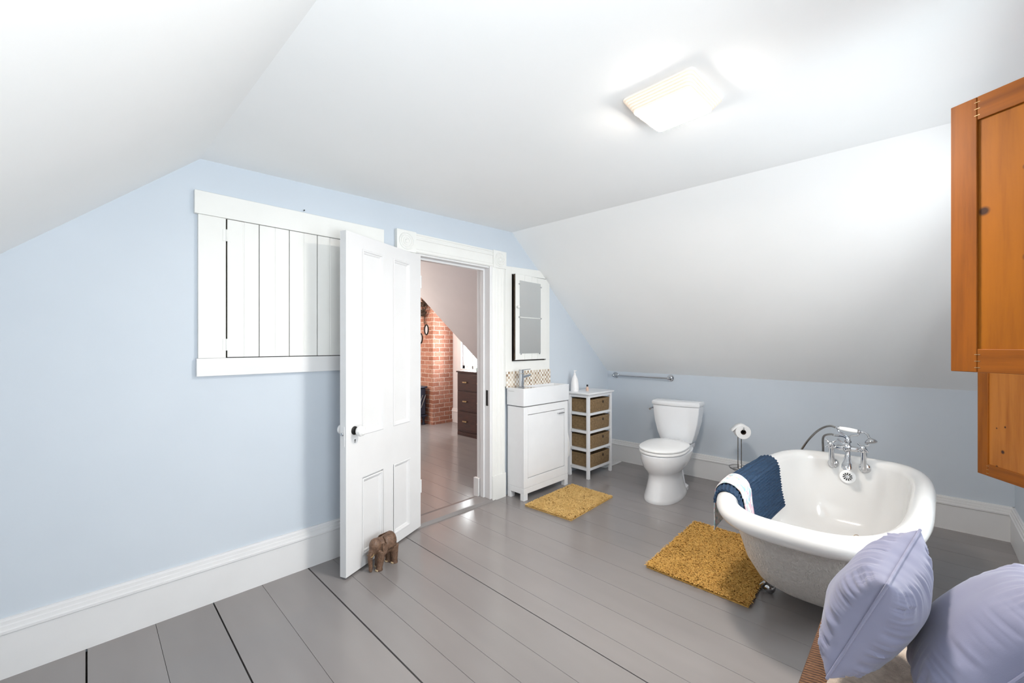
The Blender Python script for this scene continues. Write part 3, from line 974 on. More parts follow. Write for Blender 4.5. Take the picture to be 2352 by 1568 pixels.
vd = vd.build('door', M_white, t, bevel=0.0015, world=True)
mb = MB()
mb.tube([(VX1 - 0.075, VY0 - 0.014, 0.680), (VX1 - 0.160, VY0 - 0.014, 0.680)], 0.0055, 10)
mb.box(VX1 - 0.086, VX1 - 0.078, VY0 - 0.014, VY0 + 0.004, 0.676, 0.684)
mb.box(VX1 - 0.157, VX1 - 0.149, VY0 - 0.014, VY0 + 0.004, 0.676, 0.684)
mb.build('handle', M_chrome, vd, world=True)
# basin
bx0, bx1, by0, by1, bz0, bz1 = 2.525, 3.148, 2.336, 2.537, 0.786, 0.933
def rrect(x0, x1, y0, y1, z, r=0.006, seg=4):
    out = []
    for (cx, cy, a0) in ((x1 - r, y1 - r, 0), (x0 + r, y1 - r, PI / 2), (x0 + r, y0 + r, PI), (x1 - r, y0 + r, 1.5 * PI)):
        for k in range(seg + 1):
            a = a0 + PI / 2 * k / seg
            out.append((cx + r * math.cos(a), cy + r * math.sin(a), z))
    return out
ix0, ix1, iy0, iy1 = 2.700, 3.136, 2.348, 2.522
rings = [rrect(bx0 + .003, bx1 - .003, by0 + .003, by1 - .003, bz0), rrect(bx0, bx1, by0, by1, bz0 + 0.003), rrect(bx0, bx1, by0, by1, bz1 - 0.003), rrect(bx0 + .003, bx1 - .003, by0 + .003, by1 - .003, bz1), rrect(ix0, ix1, iy0, iy1, bz1, 0.012), rrect(ix0 + .006, ix1 - .004, iy0 + .004, iy1 - .004, bz1 - 0.006, 0.016), rrect(ix0 + .05, ix1 - .02, iy0 + .02, iy1 - .02, bz1 - 0.085, 0.03), rrect(ix0 + .12, ix1 - .1, iy0 + .05, iy1 - .05, bz1 - 0.095, 0.02)]
basin = MB().loft(rings).build('basin', M_ceramic, t, world=True, smooth=40)
mb = MB()
fx, fy = 2.618, 2.452
mb.box(fx - 0.020, fx + 0.020, fy - 0.020, fy + 0.020, bz1, bz1 + 0.006)
mb.box(fx - 0.0155, fx + 0.0155, fy - 0.0155, fy + 0.0155, bz1 + 0.006, bz1 + 0.118)
mb.prism([(fx + 0.013, fy - 0.013, bz1 + 0.098), (fx + 0.110, fy - 0.013, bz1 + 0.112), (fx + 0.110, fy - 0.013, bz1 + 0.094), (fx + 0.013, fy - 0.013, bz1 + 0.078)], (0, 0.026, 0))
mb.box(fx - 0.0155, fx + 0.0155, fy - 0.0155, fy + 0.0155, bz1 + 0.121, bz1 + 0.146)
mb.prism([(fx - 0.0155, fy - 0.0155, bz1 + 0.146), (fx + 0.105, fy - 0.0155, bz1 + 0.150), (fx + 0.105, fy - 0.0155, bz1 + 0.156), (fx - 0.0155, fy - 0.0155, bz1 + 0.153)], (0, 0.031, 0))
mb.build('faucet', M_chrome, basin, bevel=0.0015, world=True, smooth=0)
mb = MB()
for k in range(8):
    mb.box(bx0 - 0.0006, bx0 + 0.001, 2.510 - k * 0.009, 2.516 - k * 0.009, bz1 - 0.029, bz1 - 0.025)
mb.build('maker_mark', M_steel, basin, smooth=0, world=True)

# ------------------------------------------------------------------ storage tower with baskets
TX0, TX1, TY0, TY1 = 3.375, 3.800, 2.275, 2.520
t = thing('storage_tower', 'white slatted storage tower frame holding four woven baskets', 'shelf', ((TX0 + TX1) / 2, 2.40, 0))
mb = MB().box(TX0 - 0.018, TX1 + 0.018, TY0 - 0.018, TY1 + 0.012, 0.815, 0.832)
mb.build('top_board', M_white, t, bevel=0.004, world=True)
lw = 0.028
for (x, y) in ((TX0, TY0), (TX1 - lw, TY0), (TX0, TY1 - lw), (TX1 - lw, TY1 - lw)):
    MB().box(x, x + lw, y, y + lw, 0, 0.8145).build('leg', M_white, t, bevel=0.002, world=True)
shelves = (0.080, 0.262, 0.438, 0.612)
for z in shelves + (0.785,):
    h = 0.024 if z < 0.7 else 0.029
    mb = MB()
    mb.box(TX0 + lw, TX1 - lw, TY0 + 0.004, TY0 + 0.022, z, z + h)
    mb.box(TX0 + lw, TX1 - lw, TY1 - 0.022, TY1 - 0.004, z, z + h)
    mb.box(TX0 + 0.004, TX0 + 0.022, TY0 + lw, TY1 - lw, z, z + h)
    mb.box(TX1 - 0.022, TX1 - 0.004, TY0 + lw, TY1 - lw, z, z + h)
    if z < 0.7:
        mb.box(TX0 + 0.022, TX1 - 0.022, TY0 + 0.022, TY1 - 0.022, z + h - 0.006, z + h - 0.001)
    mb.build('shelf_frame', M_white, t, smooth=0, bevel=0.001, world=True)
def basket_mesh():
    x0, x1, y0, y1 = TX0 + 0.034, TX1 - 0.034, TY0 + 0.003, TY1 - 0.006
    cx, cy = (x0 + x1) / 2, (y0 + y1) / 2
    rings = []
    H = 0.130
    zz = [0.0, 0.004, 0.02, 0.06, 0.10, 0.122, H, H, 0.11, 0.02, 0.010]
    ins = [0.010, 0.003, 0.0, 0.0, 0.0, -0.001, 0.001, 0.010, 0.012, 0.014, 0.05]
    for z, i in zip(zz, ins):
        w = 0.004 * (1 - z / H)
        rings.append([(px - cx, py - cy, pz) for px, py, pz in rrect(x0 + i + w, x1 - i - w, y0 + i, y1 - i, z, 0.022, 5)])
    return MB().loft(rings), (cx, cy), y0 - cy
lbls = ['woven seagrass basket in the topmost tier of the white tower', 'woven seagrass basket in the second tier from the top of the white tower', 'woven seagrass basket in the third tier from the top of the white tower', 'woven seagrass basket in the bottom tier of the white tower']
proto = None
for k, z in enumerate(reversed(shelves)):
    mbk, (bcx, bcy), fy0 = basket_mesh()
    loc = (bcx, bcy, z + 0.0235)
    if proto is None:
        proto = mbk.build('woven_basket', M_wick, smooth=40)
        hb = MB().ell((0.045, fy0 - 0.0015, 0.094), (0.010, 0.005, 0.015)).build('pull_hole', M_dark, proto)
        hb['label'] = 'dark finger hole'
        b = proto
    else:
        b = proto.copy(); COL.objects.link(b)
        for ch in [c for c in proto.children]:
            c2 = ch.copy(); COL.objects.link(c2); c2.parent = b
    b.location = loc
    tag(b, lbls[k], 'basket', 'woven baskets in the white tower')

t = thing('soap_dispenser', 'white pump soap bottle on top of the basket tower', 'soap bottle', (3.43, 2.478, 0.832))
MB().lathe([(0.037, 0), (0.041, 0.006), (0.041, 0.05), (0.037, 0.09), (0.030, 0.125), (0.019, 0.150), (0.014, 0.160), (0.013, 0.165), (0.001, 0.165)], (0, 0, 0)).build('bottle', M_soap, t)
mb = MB().lathe([(0.013, 0.164), (0.013, 0.180), (0.006, 0.183), (0.005, 0.200), (0.010, 0.201), (0.010, 0.210), (0.001, 0.211)])
mb.box(0.0, 0.030, -0.004, 0.004, 0.202, 0.209)
mb.build('pump', M_soap, t)
t = thing('perfume_bottle', 'tiny peach bottle with black cap on top of the basket tower', 'bottle', (3.545, 2.405, 0.832))
MB().lathe([(0.014, 0), (0.0145, 0.004), (0.0145, 0.034), (0.008, 0.042), (0.007, 0.046), (0.001, 0.046)], seg=16).build('bottle', M_peach, t)
MB().lathe([(0.009, 0.046), (0.009, 0.064), (0.001, 0.065)], seg=16).build('cap', M_black, t)

# towel hanging beside the vanity
mb = MB()
def towel_pt(u, v):
    x = 3.165 + 0.055 * v * (1 - 0.25 * u) + 0.008 * math.sin(u * 9 + v * 3)
    y = 2.40 + 0.12 * u + 0.012 * math.sin(v * 6)
    z = 0.70 - 0.46 * v - 0.05 * math.sin(u * PI) * v
    return Vector((x, y, z))
n, m_ = 10, 16
f0 = [[towel_pt(i / n, j / m_) for i in range(n + 1)] for j in range(m_ + 1)]
vs = [p for r in f0 for p in r] + [p + Vector((0.012, 0, 0)) for r in f0 for p in r]
fs = []
Nn = (n + 1) * (m_ + 1)
for j in range(m_):
    for i in range(n):
        a = j * (n + 1) + i
        q = (a, a + 1, a + n + 2, a + n + 1)
        fs.append(q); fs.append(tuple(Nn + k for k in q)[::-1])
bd = [i for i in range(n + 1)] + [j * (n + 1) + n for j in range(1, m_ + 1)] + [m_ * (n + 1) + i for i in range(n - 1, -1, -1)] + [j * (n + 1) for j in range(m_ - 1, 0, -1)]
for a, b in zip(bd, bd[1:] + bd[:1]):
    fs.append((a, b, Nn + b, Nn + a))
mb.add(vs, fs)
tag(mb.build('hand_towel', M_towel), 'white hand towel hanging between the vanity and the basket tower', 'towel')

# floor register
t = thing('floor_register', 'white framed floor vent behind the basket tower', 'vent', (3.99, 2.42, 0))
mb = MB()
x0, x1, y0, y1 = 3.82, 4.155, 2.365, 2.51
for q in [(x0, x1, y0, y0 + 0.014), (x0, x1, y1 - 0.014, y1), (x0, x0 + 0.014, y0 + 0.014, y1 - 0.014), (x1 - 0.014, x1, y0 + 0.014, y1 - 0.014)]:
    mb.box(*q, 0.0, 0.006)
mb.build('frame', M_trim, t, smooth=0, world=True)
mb = MB()
for k in range(14):
    xx = x0 + 0.02 + k * 0.0215
    mb.box(xx, xx + 0.012, y0 + 0.014, y1 - 0.014, 0.0, 0.004)
mb.build('grille', M_trim, t, smooth=0, world=True)

# ------------------------------------------------------------------ rugs
def rug(name, corners, mat, label, n_t, seed, blade=0.014):
    """corners given counter-clockwise"""
    rr = random.Random(seed)
    c = sum((Vector((*p, 0)) for p in corners), Vector()) / 4
    t = thing(name, label, 'bath rug', (c.x, c.y, 0.0), 0, 'mustard shag rugs on the floor')
    P = [Vector((*p, 0)) - c for p in corners]
    def bil(u, v):
        return (P[0] * (1 - u) + P[1] * u) * (1 - v) + (P[3] * (1 - u) + P[2] * u) * v
    MB().prism([(*bil(u, v).xy, 0.001) for u, v in ((0, 0), (1, 0), (1, 1), (0, 1))], (0, 0, 0.007)).build('backing', mat, t, smooth=0)
    vs, fs = [], []
    for k in range(n_t):
        u, v = rr.random(), rr.random()
        p = bil(u, v)
        nz = noise.noise((p.x * 9 + seed, p.y * 9, 0.3))
        a = nz * 1.2 + rr.uniform(-2.2, 2.2) + seed
        L = blade * rr.uniform(0.7, 1.3)
        lean = rr.uniform(0.3, 0.95)
        d = Vector((math.cos(a), math.sin(a), 0))
        s_ = Vector((-d.y, d.x, 0)) * 0.0028
        base = Vector((p.x, p.y, 0.006))
        mid = base + d * L * lean * 0.4 + Vector((0, 0, L * 0.7))
        tip = base + d * L * lean + Vector((0, 0, L * (1.0 - 0.4 * lean)))
        o = len(vs)
        vs += [base - s_, base + s_, mid + s_ * 1.3, mid - s_ * 1.3, tip + s_ * 0.8, tip - s_ * 0.8]
        fs += [(o, o + 1, o + 2, o + 3), (o + 3, o + 2, o + 4, o + 5)]
    pile = MB().add(vs, fs).build('pile', mat, t, smooth=60, recalc=False)
    pile['kind'] = 'stuff'
    return t
rug('bath_rug', [(2.495, 1.835), (3.130, 1.868), (3.135, 2.295), (2.470, 2.272)], M_rugA, 'small mustard shag rug in front of the vanity', 26000, 2, 0.013)
rug('bath_rug', [(2.285, 0.605), (3.085, 0.640), (3.100, 1.168), (2.285, 1.140)], M_rugB, 'larger golden shag rug beside the bathtub', 42000, 9, 0.017)

# ------------------------------------------------------------------ toilet
t = thing('toilet', 'white two-piece toilet with closed lid against the blue wall', 'toilet', (3.965, 1.632, 0), PI + math.radians(6.5))
def egg(x0, x1, w, z, seg=40, p=2.15, fr=0.5):
    xm = x0 + (x1 - x0) * fr
    out = []
    for i in range(seg):
        a = 2 * PI * i / seg
        c, s_ = math.cos(a), math.sin(a)
        rx = (x1 - xm) if c >= 0 else (xm - x0)
        pp = p if c >= 0 else 2.8
        out.append((xm + rx * math.copysign(abs(c) ** (2 / pp), c), w * math.copysign(abs(s_) ** (2 / pp), s_), z))
    return out
rings = [egg(0.17, 0.742, 0.148, 0.0), egg(0.165, 0.745, 0.150, 0.012), egg(0.18, 0.738, 0.145, 0.03), egg(0.21, 0.712, 0.130, 0.09), egg(0.235, 0.690, 0.118, 0.16), egg(0.235, 0.684, 0.117, 0.205), egg(0.215, 0.700, 0.135, 0.232), egg(0.17, 0.732, 0.163, 0.270), egg(0.13, 0.752, 0.181, 0.32), egg(0.10, 0.760, 0.188, 0.36), egg(0.09, 0.760, 0.189, 0.383), egg(0.095, 0.752, 0.183, 0.388)]
bowl = MB().loft(rings)
bowl.loft([[(x, y, z) for x, y, z in rrect(0.135, 0.40, -0.12, 0.12, 0.0, 0.05, 5)], [(x, y, z) for x, y, z in rrect(0.135, 0.40, -0.12, 0.12, 0.03, 0.05, 5)], [(x, y, z) for x, y, z in rrect(0.15, 0.36, -0.095, 0.095, 0.05, 0.045, 5)], [(x, y, z) for x, y, z in rrect(0.20, 0.36, -0.085, 0.085, 0.2, 0.04, 5)]])
bowl.loft([[(x, y, z) for x, y, z in rrect(0.03, 0.30, -0.11, 0.11, 0.30, 0.03, 5)], [(x, y, z) for x, y, z in rrect(0.01, 0.30, -0.14, 0.14, 0.37, 0.03, 5)], [(x, y, z) for x, y, z in rrect(0.01, 0.30, -0.14, 0.14, 0.392, 0.03, 5)]])
bw = bowl.build('bowl', M_ceramic, t, smooth=50)
for s_ in (1, -1):
    MB().lathe([(0.016, 0.03), (0.016, 0.040), (0.011, 0.047), (0.001, 0.049)], (0.30, 0.108 * s_, 0), (0, 0, 1), 16).build('bolt_cap', M_porc, bw)
MB().loft([egg(0.215, 0.748, 0.182, 0.3935), egg(0.210, 0.757, 0.188, 0.398), egg(0.210, 0.757, 0.188, 0.409), egg(0.215, 0.751, 0.183, 0.413)]).build('seat', M_whiteplastic, t, smooth=50)
lid = MB()
rg = [egg(0.225, 0.749, 0.182, 0.421), egg(0.220, 0.755, 0.187, 0.425), egg(0.220, 0.755, 0.187, 0.433), egg(0.228, 0.742, 0.178, 0.439), egg(0.27, 0.66, 0.12, 0.443), egg(0.36, 0.58, 0.05, 0.444)]
lid.loft(rg)
lid.box(0.195, 0.235, -0.085, -0.05, 0.398, 0.436)
lid.box(0.195, 0.235, 0.05, 0.085, 0.398, 0.436)
lid.build('lid', M_whiteplastic, t, smooth=50)
def tankring(w, d0, d1, z, bul):
    out = []
    n = 10
    for i in range(n + 1):      # front, curved
        y = w - 2 * w * i / n
        out.append((d1 + bul * (1 - (y / w) ** 2) - 0.012 * (abs(y / w) ** 8), y, z))
    out += [(d0, -w, z), (d0, w, z)]
    return out
tk = MB().loft([tankring(0.130, 0.02, 0.150, 0.397, 0.02), tankring(0.140, 0.012, 0.160, 0.405, 0.022), tankring(0.165, 0.006, 0.170, 0.48, 0.025), tankring(0.190, 0.003, 0.175, 0.58, 0.028), tankring(0.203, 0.002, 0.178, 0.68, 0.03), tankring(0.207, 0.002, 0.180, 0.735, 0.03)]).build('tank', M_ceramic, t, smooth=40, bevel=0.008)
MB().loft([tankring(0.210, 0.0, 0.184, 0.738, 0.031), tankring(0.213, -0.002, 0.188, 0.744, 0.032), tankring(0.213, -0.002, 0.188, 0.765, 0.032), tankring(0.204, 0.006, 0.178, 0.776, 0.03), tankring(0.12, 0.04, 0.13, 0.782, 0.02)]).build('tank_lid', M_ceramic, t, smooth=40)
mb = MB().lathe([(0.012, 0), (0.012, 0.012), (0.008, 0.016), (0.001, 0.017)], (0.130, -0.204, 0.700), (0, -1, 0), 14)
mb.tube([(0.130, -0.216, 0.700), (0.165, -0.224, 0.698), (0.200, -0.224, 0.692)], [0.008, 0.008, 0.010], 10)
mb.build('flush_lever', M_chrome, tk)

# ------------------------------------------------------------------ towel rail
t = thing('towel_rail', 'chrome towel rail fixed to the blue knee wall left of the toilet', 'towel rail', (4.2, 2.15, 0.957))
ya, yb, zr = 2.462, 1.835, 0.957
xr = XB(2.15) - 0.052
MB().tube([(xr, ya + 0.012, zr), (xr, yb - 0.012, zr)], 0.008, 14).build('bar', M_chrome, t, world=True)
for y in (ya, yb):
    xw = XB(y)
    mb = MB().lathe([(0.034, 0), (0.034, 0.004), (0.030, 0.008), (0.024, 0.008), (0.021, 0.014), (0.014, 0.016), (0.010, 0.020), (0.010, 0.044), (0.014, 0.048), (0.014, 0.062), (0.009, 0.067), (0.001, 0.068)], (xw, y, zr), (-1, 0, 0), 24)
    mb.build('bracket', M_chrome, t, world=True)

# ------------------------------------------------------------------ paper stand
t = thing('paper_stand', 'slim wire toilet paper stand on the floor between toilet and bathtub', 'paper holder', (3.90, 1.10, 0))
mb = MB()
mb.torus((0, 0, 0.006), 0.085, 0.004, (0, 0, 1), 36, 6)
for a in (0, PI / 2):
    mb.tube([(0.085 * math.cos(a), 0.085 * math.sin(a), 0.006), (-0.085 * math.cos(a), -0.085 * math.sin(a), 0.006)], 0.003, 6)
mb.build('base_ring', M_steel, t)
mb = MB()
mb.torus((0, 0, 0.255), 0.080, 0.0035, (0, 0, 1), 36, 6)
mb.torus((0, 0, 0.235), 0.055, 0.003, (0, 0, 1), 36, 6)
for k in range(4):
    a = k * PI / 2 + 0.4
    mb.tube(smoothpath([(0.080 * math.cos(a), 0.080 * math.sin(a), 0.255), (0.062 * math.cos(a), 0.062 * math.sin(a), 0.236), (0.010 * math.cos(a), 0.010 * math.sin(a), 0.232)], 5), 0.003, 6)
mb.build('roll_basket', M_steel, t)
for s_ in (-1, 1):
    MB().tube([(0.012 * s_, -0.010 * s_, 0.006), (0.012 * s_, -0.010 * s_, 0.592)], 0.004, 8).build('upright', M_steel, t)
mb = MB()
rd = Vector((-0.85, -0.50, 0)).normalized()
c0 = Vector((0.0, 0.0, 0.592))
mb.tube([c0 - rd * 0.01, c0 + rd * 0.115, c0 + rd * 0.125 + Vector((0, 0, 0.012)), c0 + rd * 0.120 + Vector((0, 0, 0.022)), c0 + rd * 0.112 + Vector((0, 0, 0.016))], 0.0045, 8)
mb.tube([(0.012, -0.010, 0.592), (-0.012, 0.010, 0.592)], 0.0045, 8)
mb.build('roll_arm', M_chrome, t)
o = thing('toilet_roll', 'white toilet paper roll on the wire stand', 'toilet roll', (3.90, 1.10, 0.575))
MB().lathe([(0.020, 0.006), (0.056, 0.004), (0.058, 0.006), (0.058, 0.108), (0.056, 0.110), (0.020, 0.108), (0.020, 0.006)], (0, 0, 0), rd, 32).build('paper', M_paper, o)
MB().lathe([(0.0205, 0.004), (0.0205, 0.1105), (0.019, 0.1105), (0.019, 0.004), (0.0205, 0.004)], (0, 0, 0), rd, 24).build('core', M_cardb, o)
sd = Vector((0, 0, 1)).cross(rd).normalized()
if sd.y < 0:
    sd = -sd
mb = MB()
path = [sd * (0.058 * math.sin(k * 0.22)) + Vector((0, 0, 0.0585 * math.cos(k * 0.22))) for k in range(5)]
path += [path[-1] + sd * 0.012 * k + Vector((0, 0, -0.012 * k)) for k in range(1, 4)]
r0 = [p + rd * 0.008 for p in path]; r1 = [p + rd * 0.100 for p in path]
mb.loft([r0, r1], False, False, closed=False)
fl_ = mb.build('loose_sheet', M_paper, o)
sm = fl_.modifiers.new('thick', 'SOLIDIFY'); sm.thickness = 0.001

# ------------------------------------------------------------------ bathtub
TCX, TCY = 2.645, 0.345
tub = thing('bathtub', 'white clawfoot bathtub with rolled rim and chrome taps', 'bathtub', (TCX, TCY, 0))
def shear(p):
    return (p[0], p[1] - 0.030 * (p[0] - TCX), p[2])
ox0, ox1, oy0, oy1 = 1.865, 3.425, -0.050, 0.732
def R_(dx0, dx1, dy, z, n=4.2):
    return [shear(p) for p in superring(ox0 + dx0, ox1 - dx1, oy0 + dy, oy1 - dy, z, n, 96, min(n, NEAR))]
NEAR = 2.9
def rim_shift(x):
    k = max(0.0, min(1.0, ((ox0 + ox1) / 2 - x) / ((ox1 - ox0) / 2)))
    return ((1 - k ** NEAR) ** (1 / NEAR) - 1) * (oy1 - oy0) / 2
rc, rz, rr_ = 0.044, 0.556, 0.044
rim = []
for k in range(17):
    a = math.radians(-125 + k * (305.0 / 16))      # from underneath outside, over the top, to inside
    off = rc - rr_ * math.cos(a)
    rim.append((off, rz + rr_ * math.sin(a)))
basin_r = []
outer_r = [R_(0.66, 0.24, 0.30, 0.105, 2.6), R_(0.52, 0.17, 0.20, 0.112, 2.8), R_(0.40, 0.125, 0.145, 0.145, 3.2), R_(0.305, 0.10, 0.115, 0.20, 3.5), R_(0.21, 0.085, 0.090, 0.30, 3.8), R_(0.13, 0.075, 0.078, 0.42, 4.0), R_(0.082, 0.070, 0.070, 0.50, 4.2), R_(rim[0][0], rim[0][0], rim[0][0], rim[0][1], 4.2)]
MB().loft(outer_r, cap0=True, cap1=False).build('outer_shell', M_tubpaint, tub, smooth=60, world=True)['label'] = 'brush-textured cream painted outside'
inner = [R_(o_, o_, o_, z_) for o_, z_ in rim]
inner += [R_(0.115, 0.092, 0.094, 0.50), R_(0.17, 0.105, 0.105, 0.40), R_(0.25, 0.125, 0.125, 0.30, 3.8), R_(0.335, 0.15, 0.15, 0.22, 3.5), R_(0.42, 0.185, 0.185, 0.178, 3.2), R_(0.52, 0.23, 0.24, 0.160, 2.8), R_(0.70, 0.32, 0.31, 0.154, 2.5)]
MB().loft(inner, cap0=False, cap1=True).build('basin', M_enamel, tub, smooth=60, world=True)
# claw feet
for (x, y, s_) in ((2.505, 0.552, 1), (2.505, 0.110, -1), (3.15, 0.592, 1), (3.15, 0.090, -1)):
    prof = smoothpath([(0.02, -0.055, 0.165), (0.0, -0.02, 0.150), (-0.004, 0.022, 0.105), (-0.002, 0.018, 0.065), (0.0, 0.012, 0.045)], 5)
    n = len(prof)
    mb = MB()
    rings = []
    for i, p in enumerate(prof):
        k = i / (n - 1)
        w = 0.042 * (1 - k) + 0.022 * k
        th = 0.010 + 0.012 * k
        rings.append([(x + p.x + w * math.cos(a) * (1 if True else 0), y + s_ * (p.y + th * math.sin(a)), p.z + 0.004 * math.cos(a) ** 2) for a in [2 * PI * j / 14 for j in range(14)]])
    mb.loft(rings)
    mb.ell((x, y + s_ * 0.014, 0.028), (0.028, 0.030, 0.028))
    for q in (-0.017, 0.0, 0.017):
        mb.tube([(x + q, y + s_ * 0.024, 0.062), (x + q * 1.2, y + s_ * 0.046, 0.036), (x + q * 1.1, y + s_ * 0.044, 0.008)], [0.008, 0.008, 0.004], 8)
    mb.build('claw_foot', M_chrome, tub, world=True)
# overflow, drain
xw_ = 3.318
mb = MB().lathe([(0.040, -0.012), (0.040, 0.004), (0.036, 0.006), (0.026, 0.006), (0.001, 0.0061)], (xw_, 0.322, 0.478), (-1, 0, 0.12), 32)
ov = mb.build('overflow_plate', M_whiteplastic, tub, world=True)
mb = MB()
q = Vector((0, 0, 1)).rotation_difference(Vector((-1, 0, 0.12)).normalized())
for k in range(11):
    a = 2 * PI * k / 11
    pts = [Vector((0.009 * math.cos(a - 0.18), 0.009 * math.sin(a - 0.18), 0.0064)), Vector((0.024 * math.cos(a - 0.16), 0.024 * math.sin(a - 0.16), 0.0064)), Vector((0.024 * math.cos(a + 0.16), 0.024 * math.sin(a + 0.16), 0.0064)), Vector((0.009 * math.cos(a + 0.18), 0.009 * math.sin(a + 0.18), 0.0064))]
    mb.prism([q @ p + Vector((xw_, 0.322, 0.478)) for p in pts], q @ Vector((0, 0, 0.001)))
mb.build('slots', M_black, ov, smooth=0, world=True)
MB().lathe([(0.004, 0.006), (0.005, 0.009), (0.001, 0.010)], (xw_, 0.322, 0.478), (-1, 0, 0.12), 12).build('screw', M_chrome, ov, world=True)
dr = MB()
dr.torus((3.055, 0.325, 0.157), 0.028, 0.004)
dr.lathe([(0.026, 0.0), (0.026, 0.0025)], (3.055, 0.325, 0.1545), (0, 0, 1), 24)
dr.build('drain', M_chrome, tub, world=True)
# rest the plug beside the drain
t = thing('bath_plug', 'tan rubber bath plug with ring lying beside the drain inside the bathtub', 'plug', (3.10, 0.262, 0.1552))
MB().lathe([(0.019, 0.0), (0.023, 0.012), (0.024, 0.016), (0.001, 0.018)], seg=20).build('plug_body', M_wax, t)
MB().torus((0, 0, 0.034), 0.017, 0.0016, (0.8, 0.6, 0), 24, 6).build('pull_ring', M_brass, t)

# taps with telephone shower
YM = 0.317
fa = MB()
fa.lathe([(0.013, -0.055), (0.016, -0.045), (0.016, 0.045), (0.013, 0.055)], (3.245, YM, 0.668), (0, 1, 0), 18)
fa.tube([(3.245, YM - 0.075, 0.666), (3.245, YM + 0.075, 0.666)], 0.010, 14)
fa.ell((3.245, YM, 0.668), (0.027, 0.024, 0.024))
fa.lathe([(0.017, 0.018), (0.013, 0.026), (0.013, 0.036), (0.018, 0.040), (0.018, 0.048), (0.012, 0.054), (0.011, 0.062)], (3.245, YM - 0.003, 0.666), (0, 0, 1), 18)
faucet = fa.build('bath_faucet', M_chrome, tub, world=True)
for y in (YM + 0.0775, YM - 0.0765):
    mb = MB()
    mb.lathe([(0.030, -0.012), (0.030, 0.002), (0.028, 0.010), (0.020, 0.017), (0.010, 0.020)], (3.330, y, 0.545), (-1, 0, 0), 28)
    mb.tube(smoothpath([(3.318, y, 0.545), (3.285, y, 0.546), (3.262, y, 0.560), (3.250, y, 0.600), (3.246, y, 0.660)], 6), 0.0145, 16)
    mb.ell((3.245, y, 0.670), (0.020, 0.019, 0.020))
    mb.build('tap_column', M_chrome, faucet, world=True)
    hd = MB()
    ax = Vector((-0.86, 0.0, 0.50)).normalized()
    c = Vector((3.235, y, 0.676))
    hd.lathe([(0.009, 0), (0.009, 0.018), (0.013, 0.022), (0.014, 0.032), (0.009, 0.038), (0.001, 0.039)], c, ax, 18)
    u = Vector((0, 1, 0)); w = ax.cross(u)
    for k in range(4):
        a = PI / 4 + k * PI / 2
        dv = u * math.cos(a) + w * math.sin(a)
        hd.tube([c + ax * 0.027, c + ax * 0.027 + dv * 0.022, c + ax * 0.028 + dv * 0.034], [0.0045, 0.0045, 0.0055], 10)
    hd.build('cross_handle', M_chrome, faucet, world=True)
dv_ = MB()
ax = Vector((-0.86, 0.0, 0.50)).normalized()
c = Vector((3.225, YM, 0.680))
dv_.lathe([(0.014, 0), (0.014, 0.012), (0.017, 0.016), (0.017, 0.024), (0.010, 0.028), (0.001, 0.029)], c, ax, 20)
dv_.tube([c + ax * 0.02, c + ax * 0.024 + Vector((0.006, 0.030, 0.022)), c + ax * 0.024 + Vector((0.010, 0.044, 0.032))], [0.005, 0.004, 0.005], 10)
dv_.build('diverter', M_chrome, faucet, world=True)
sp = MB()
rings = []
for (x, z, wy, wz) in [(3.245, 0.655, 0.013, 0.013), (3.240, 0.640, 0.013, 0.013), (3.225, 0.618, 0.015, 0.013), (3.205, 0.596, 0.019, 0.015), (3.192, 0.578, 0.024, 0.018), (3.186, 0.564, 0.026, 0.019), (3.184, 0.558, 0.025, 0.018)]:
    rings.append([(x + wz * math.sin(a), YM - 0.003 + wy * math.cos(a), z + 0.004 * math.sin(a)) for a in [2 * PI * j / 20 for j in range(20)]])
sp.loft(rings)
sp.build('spout', M_chrome, faucet, world=True)
cr_ = MB()
cr_.tube(smoothpath([(3.248, YM - 0.006, 0.722), (3.25, YM + 0.006, 0.742), (3.25, YM + 0.028, 0.756), (3.25, YM + 0.042, 0.764), (3.25, YM + 0.046, 0.778)], 6), 0.005, 10)
cr_.tube(smoothpath([(3.248, YM - 0.006, 0.722), (3.25, YM - 0.012, 0.742), (3.25, YM - 0.034, 0.752), (3.25, YM - 0.050, 0.756), (3.25, YM - 0.054, 0.770)], 6), 0.005, 10)
cr_.tube(smoothpath([(3.248, YM - 0.002, 0.715), (3.25, YM + 0.010, 0.735), (3.255, YM + 0.04, 0.738), (3.265, YM + 0.066, 0.735)], 6), 0.007, 10)
cr_.torus((3.25, YM + 0.044, 0.785), 0.010, 0.003, (0, 1, -0.1), 18, 6)
cr_.torus((3.25, YM - 0.053, 0.776), 0.010, 0.003, (0, 1, -0.1), 18, 6)
cr_.build('cradle', M_chrome, faucet, world=True)
hs = MB().lathe([(0.006, 0), (0.010, 0.003), (0.0125, 0.03), (0.013, 0.050), (0.0125, 0.07), (0.010, 0.088), (0.006, 0.091)], (3.25, YM + 0.041, 0.7865), (0, -1, -0.10), 18)
hs.build('shower_handle', M_porc, faucet, world=True)['label'] = 'white porcelain grip'
sh = MB()
sh.lathe([(0.0065, 0), (0.010, 0.004), (0.010, 0.012), (0.006, 0.016)], (3.25, YM - 0.049, 0.7775), (0, -1, -0.1), 16)
MB().lathe([(0.0065, 0), (0.010, -0.004), (0.010, -0.010), (0.007, -0.016)], (3.25, YM + 0.041, 0.7865), (0, -1, -0.1), 16).build('hose_ferrule', M_chrome, faucet, world=True)
sh.tube(smoothpath([(3.25, YM - 0.058, 0.7765), (3.25, YM - 0.078, 0.775), (3.242, YM - 0.096, 0.764), (3.232, YM - 0.104, 0.746)], 6), [0.0055] * 19, 12)
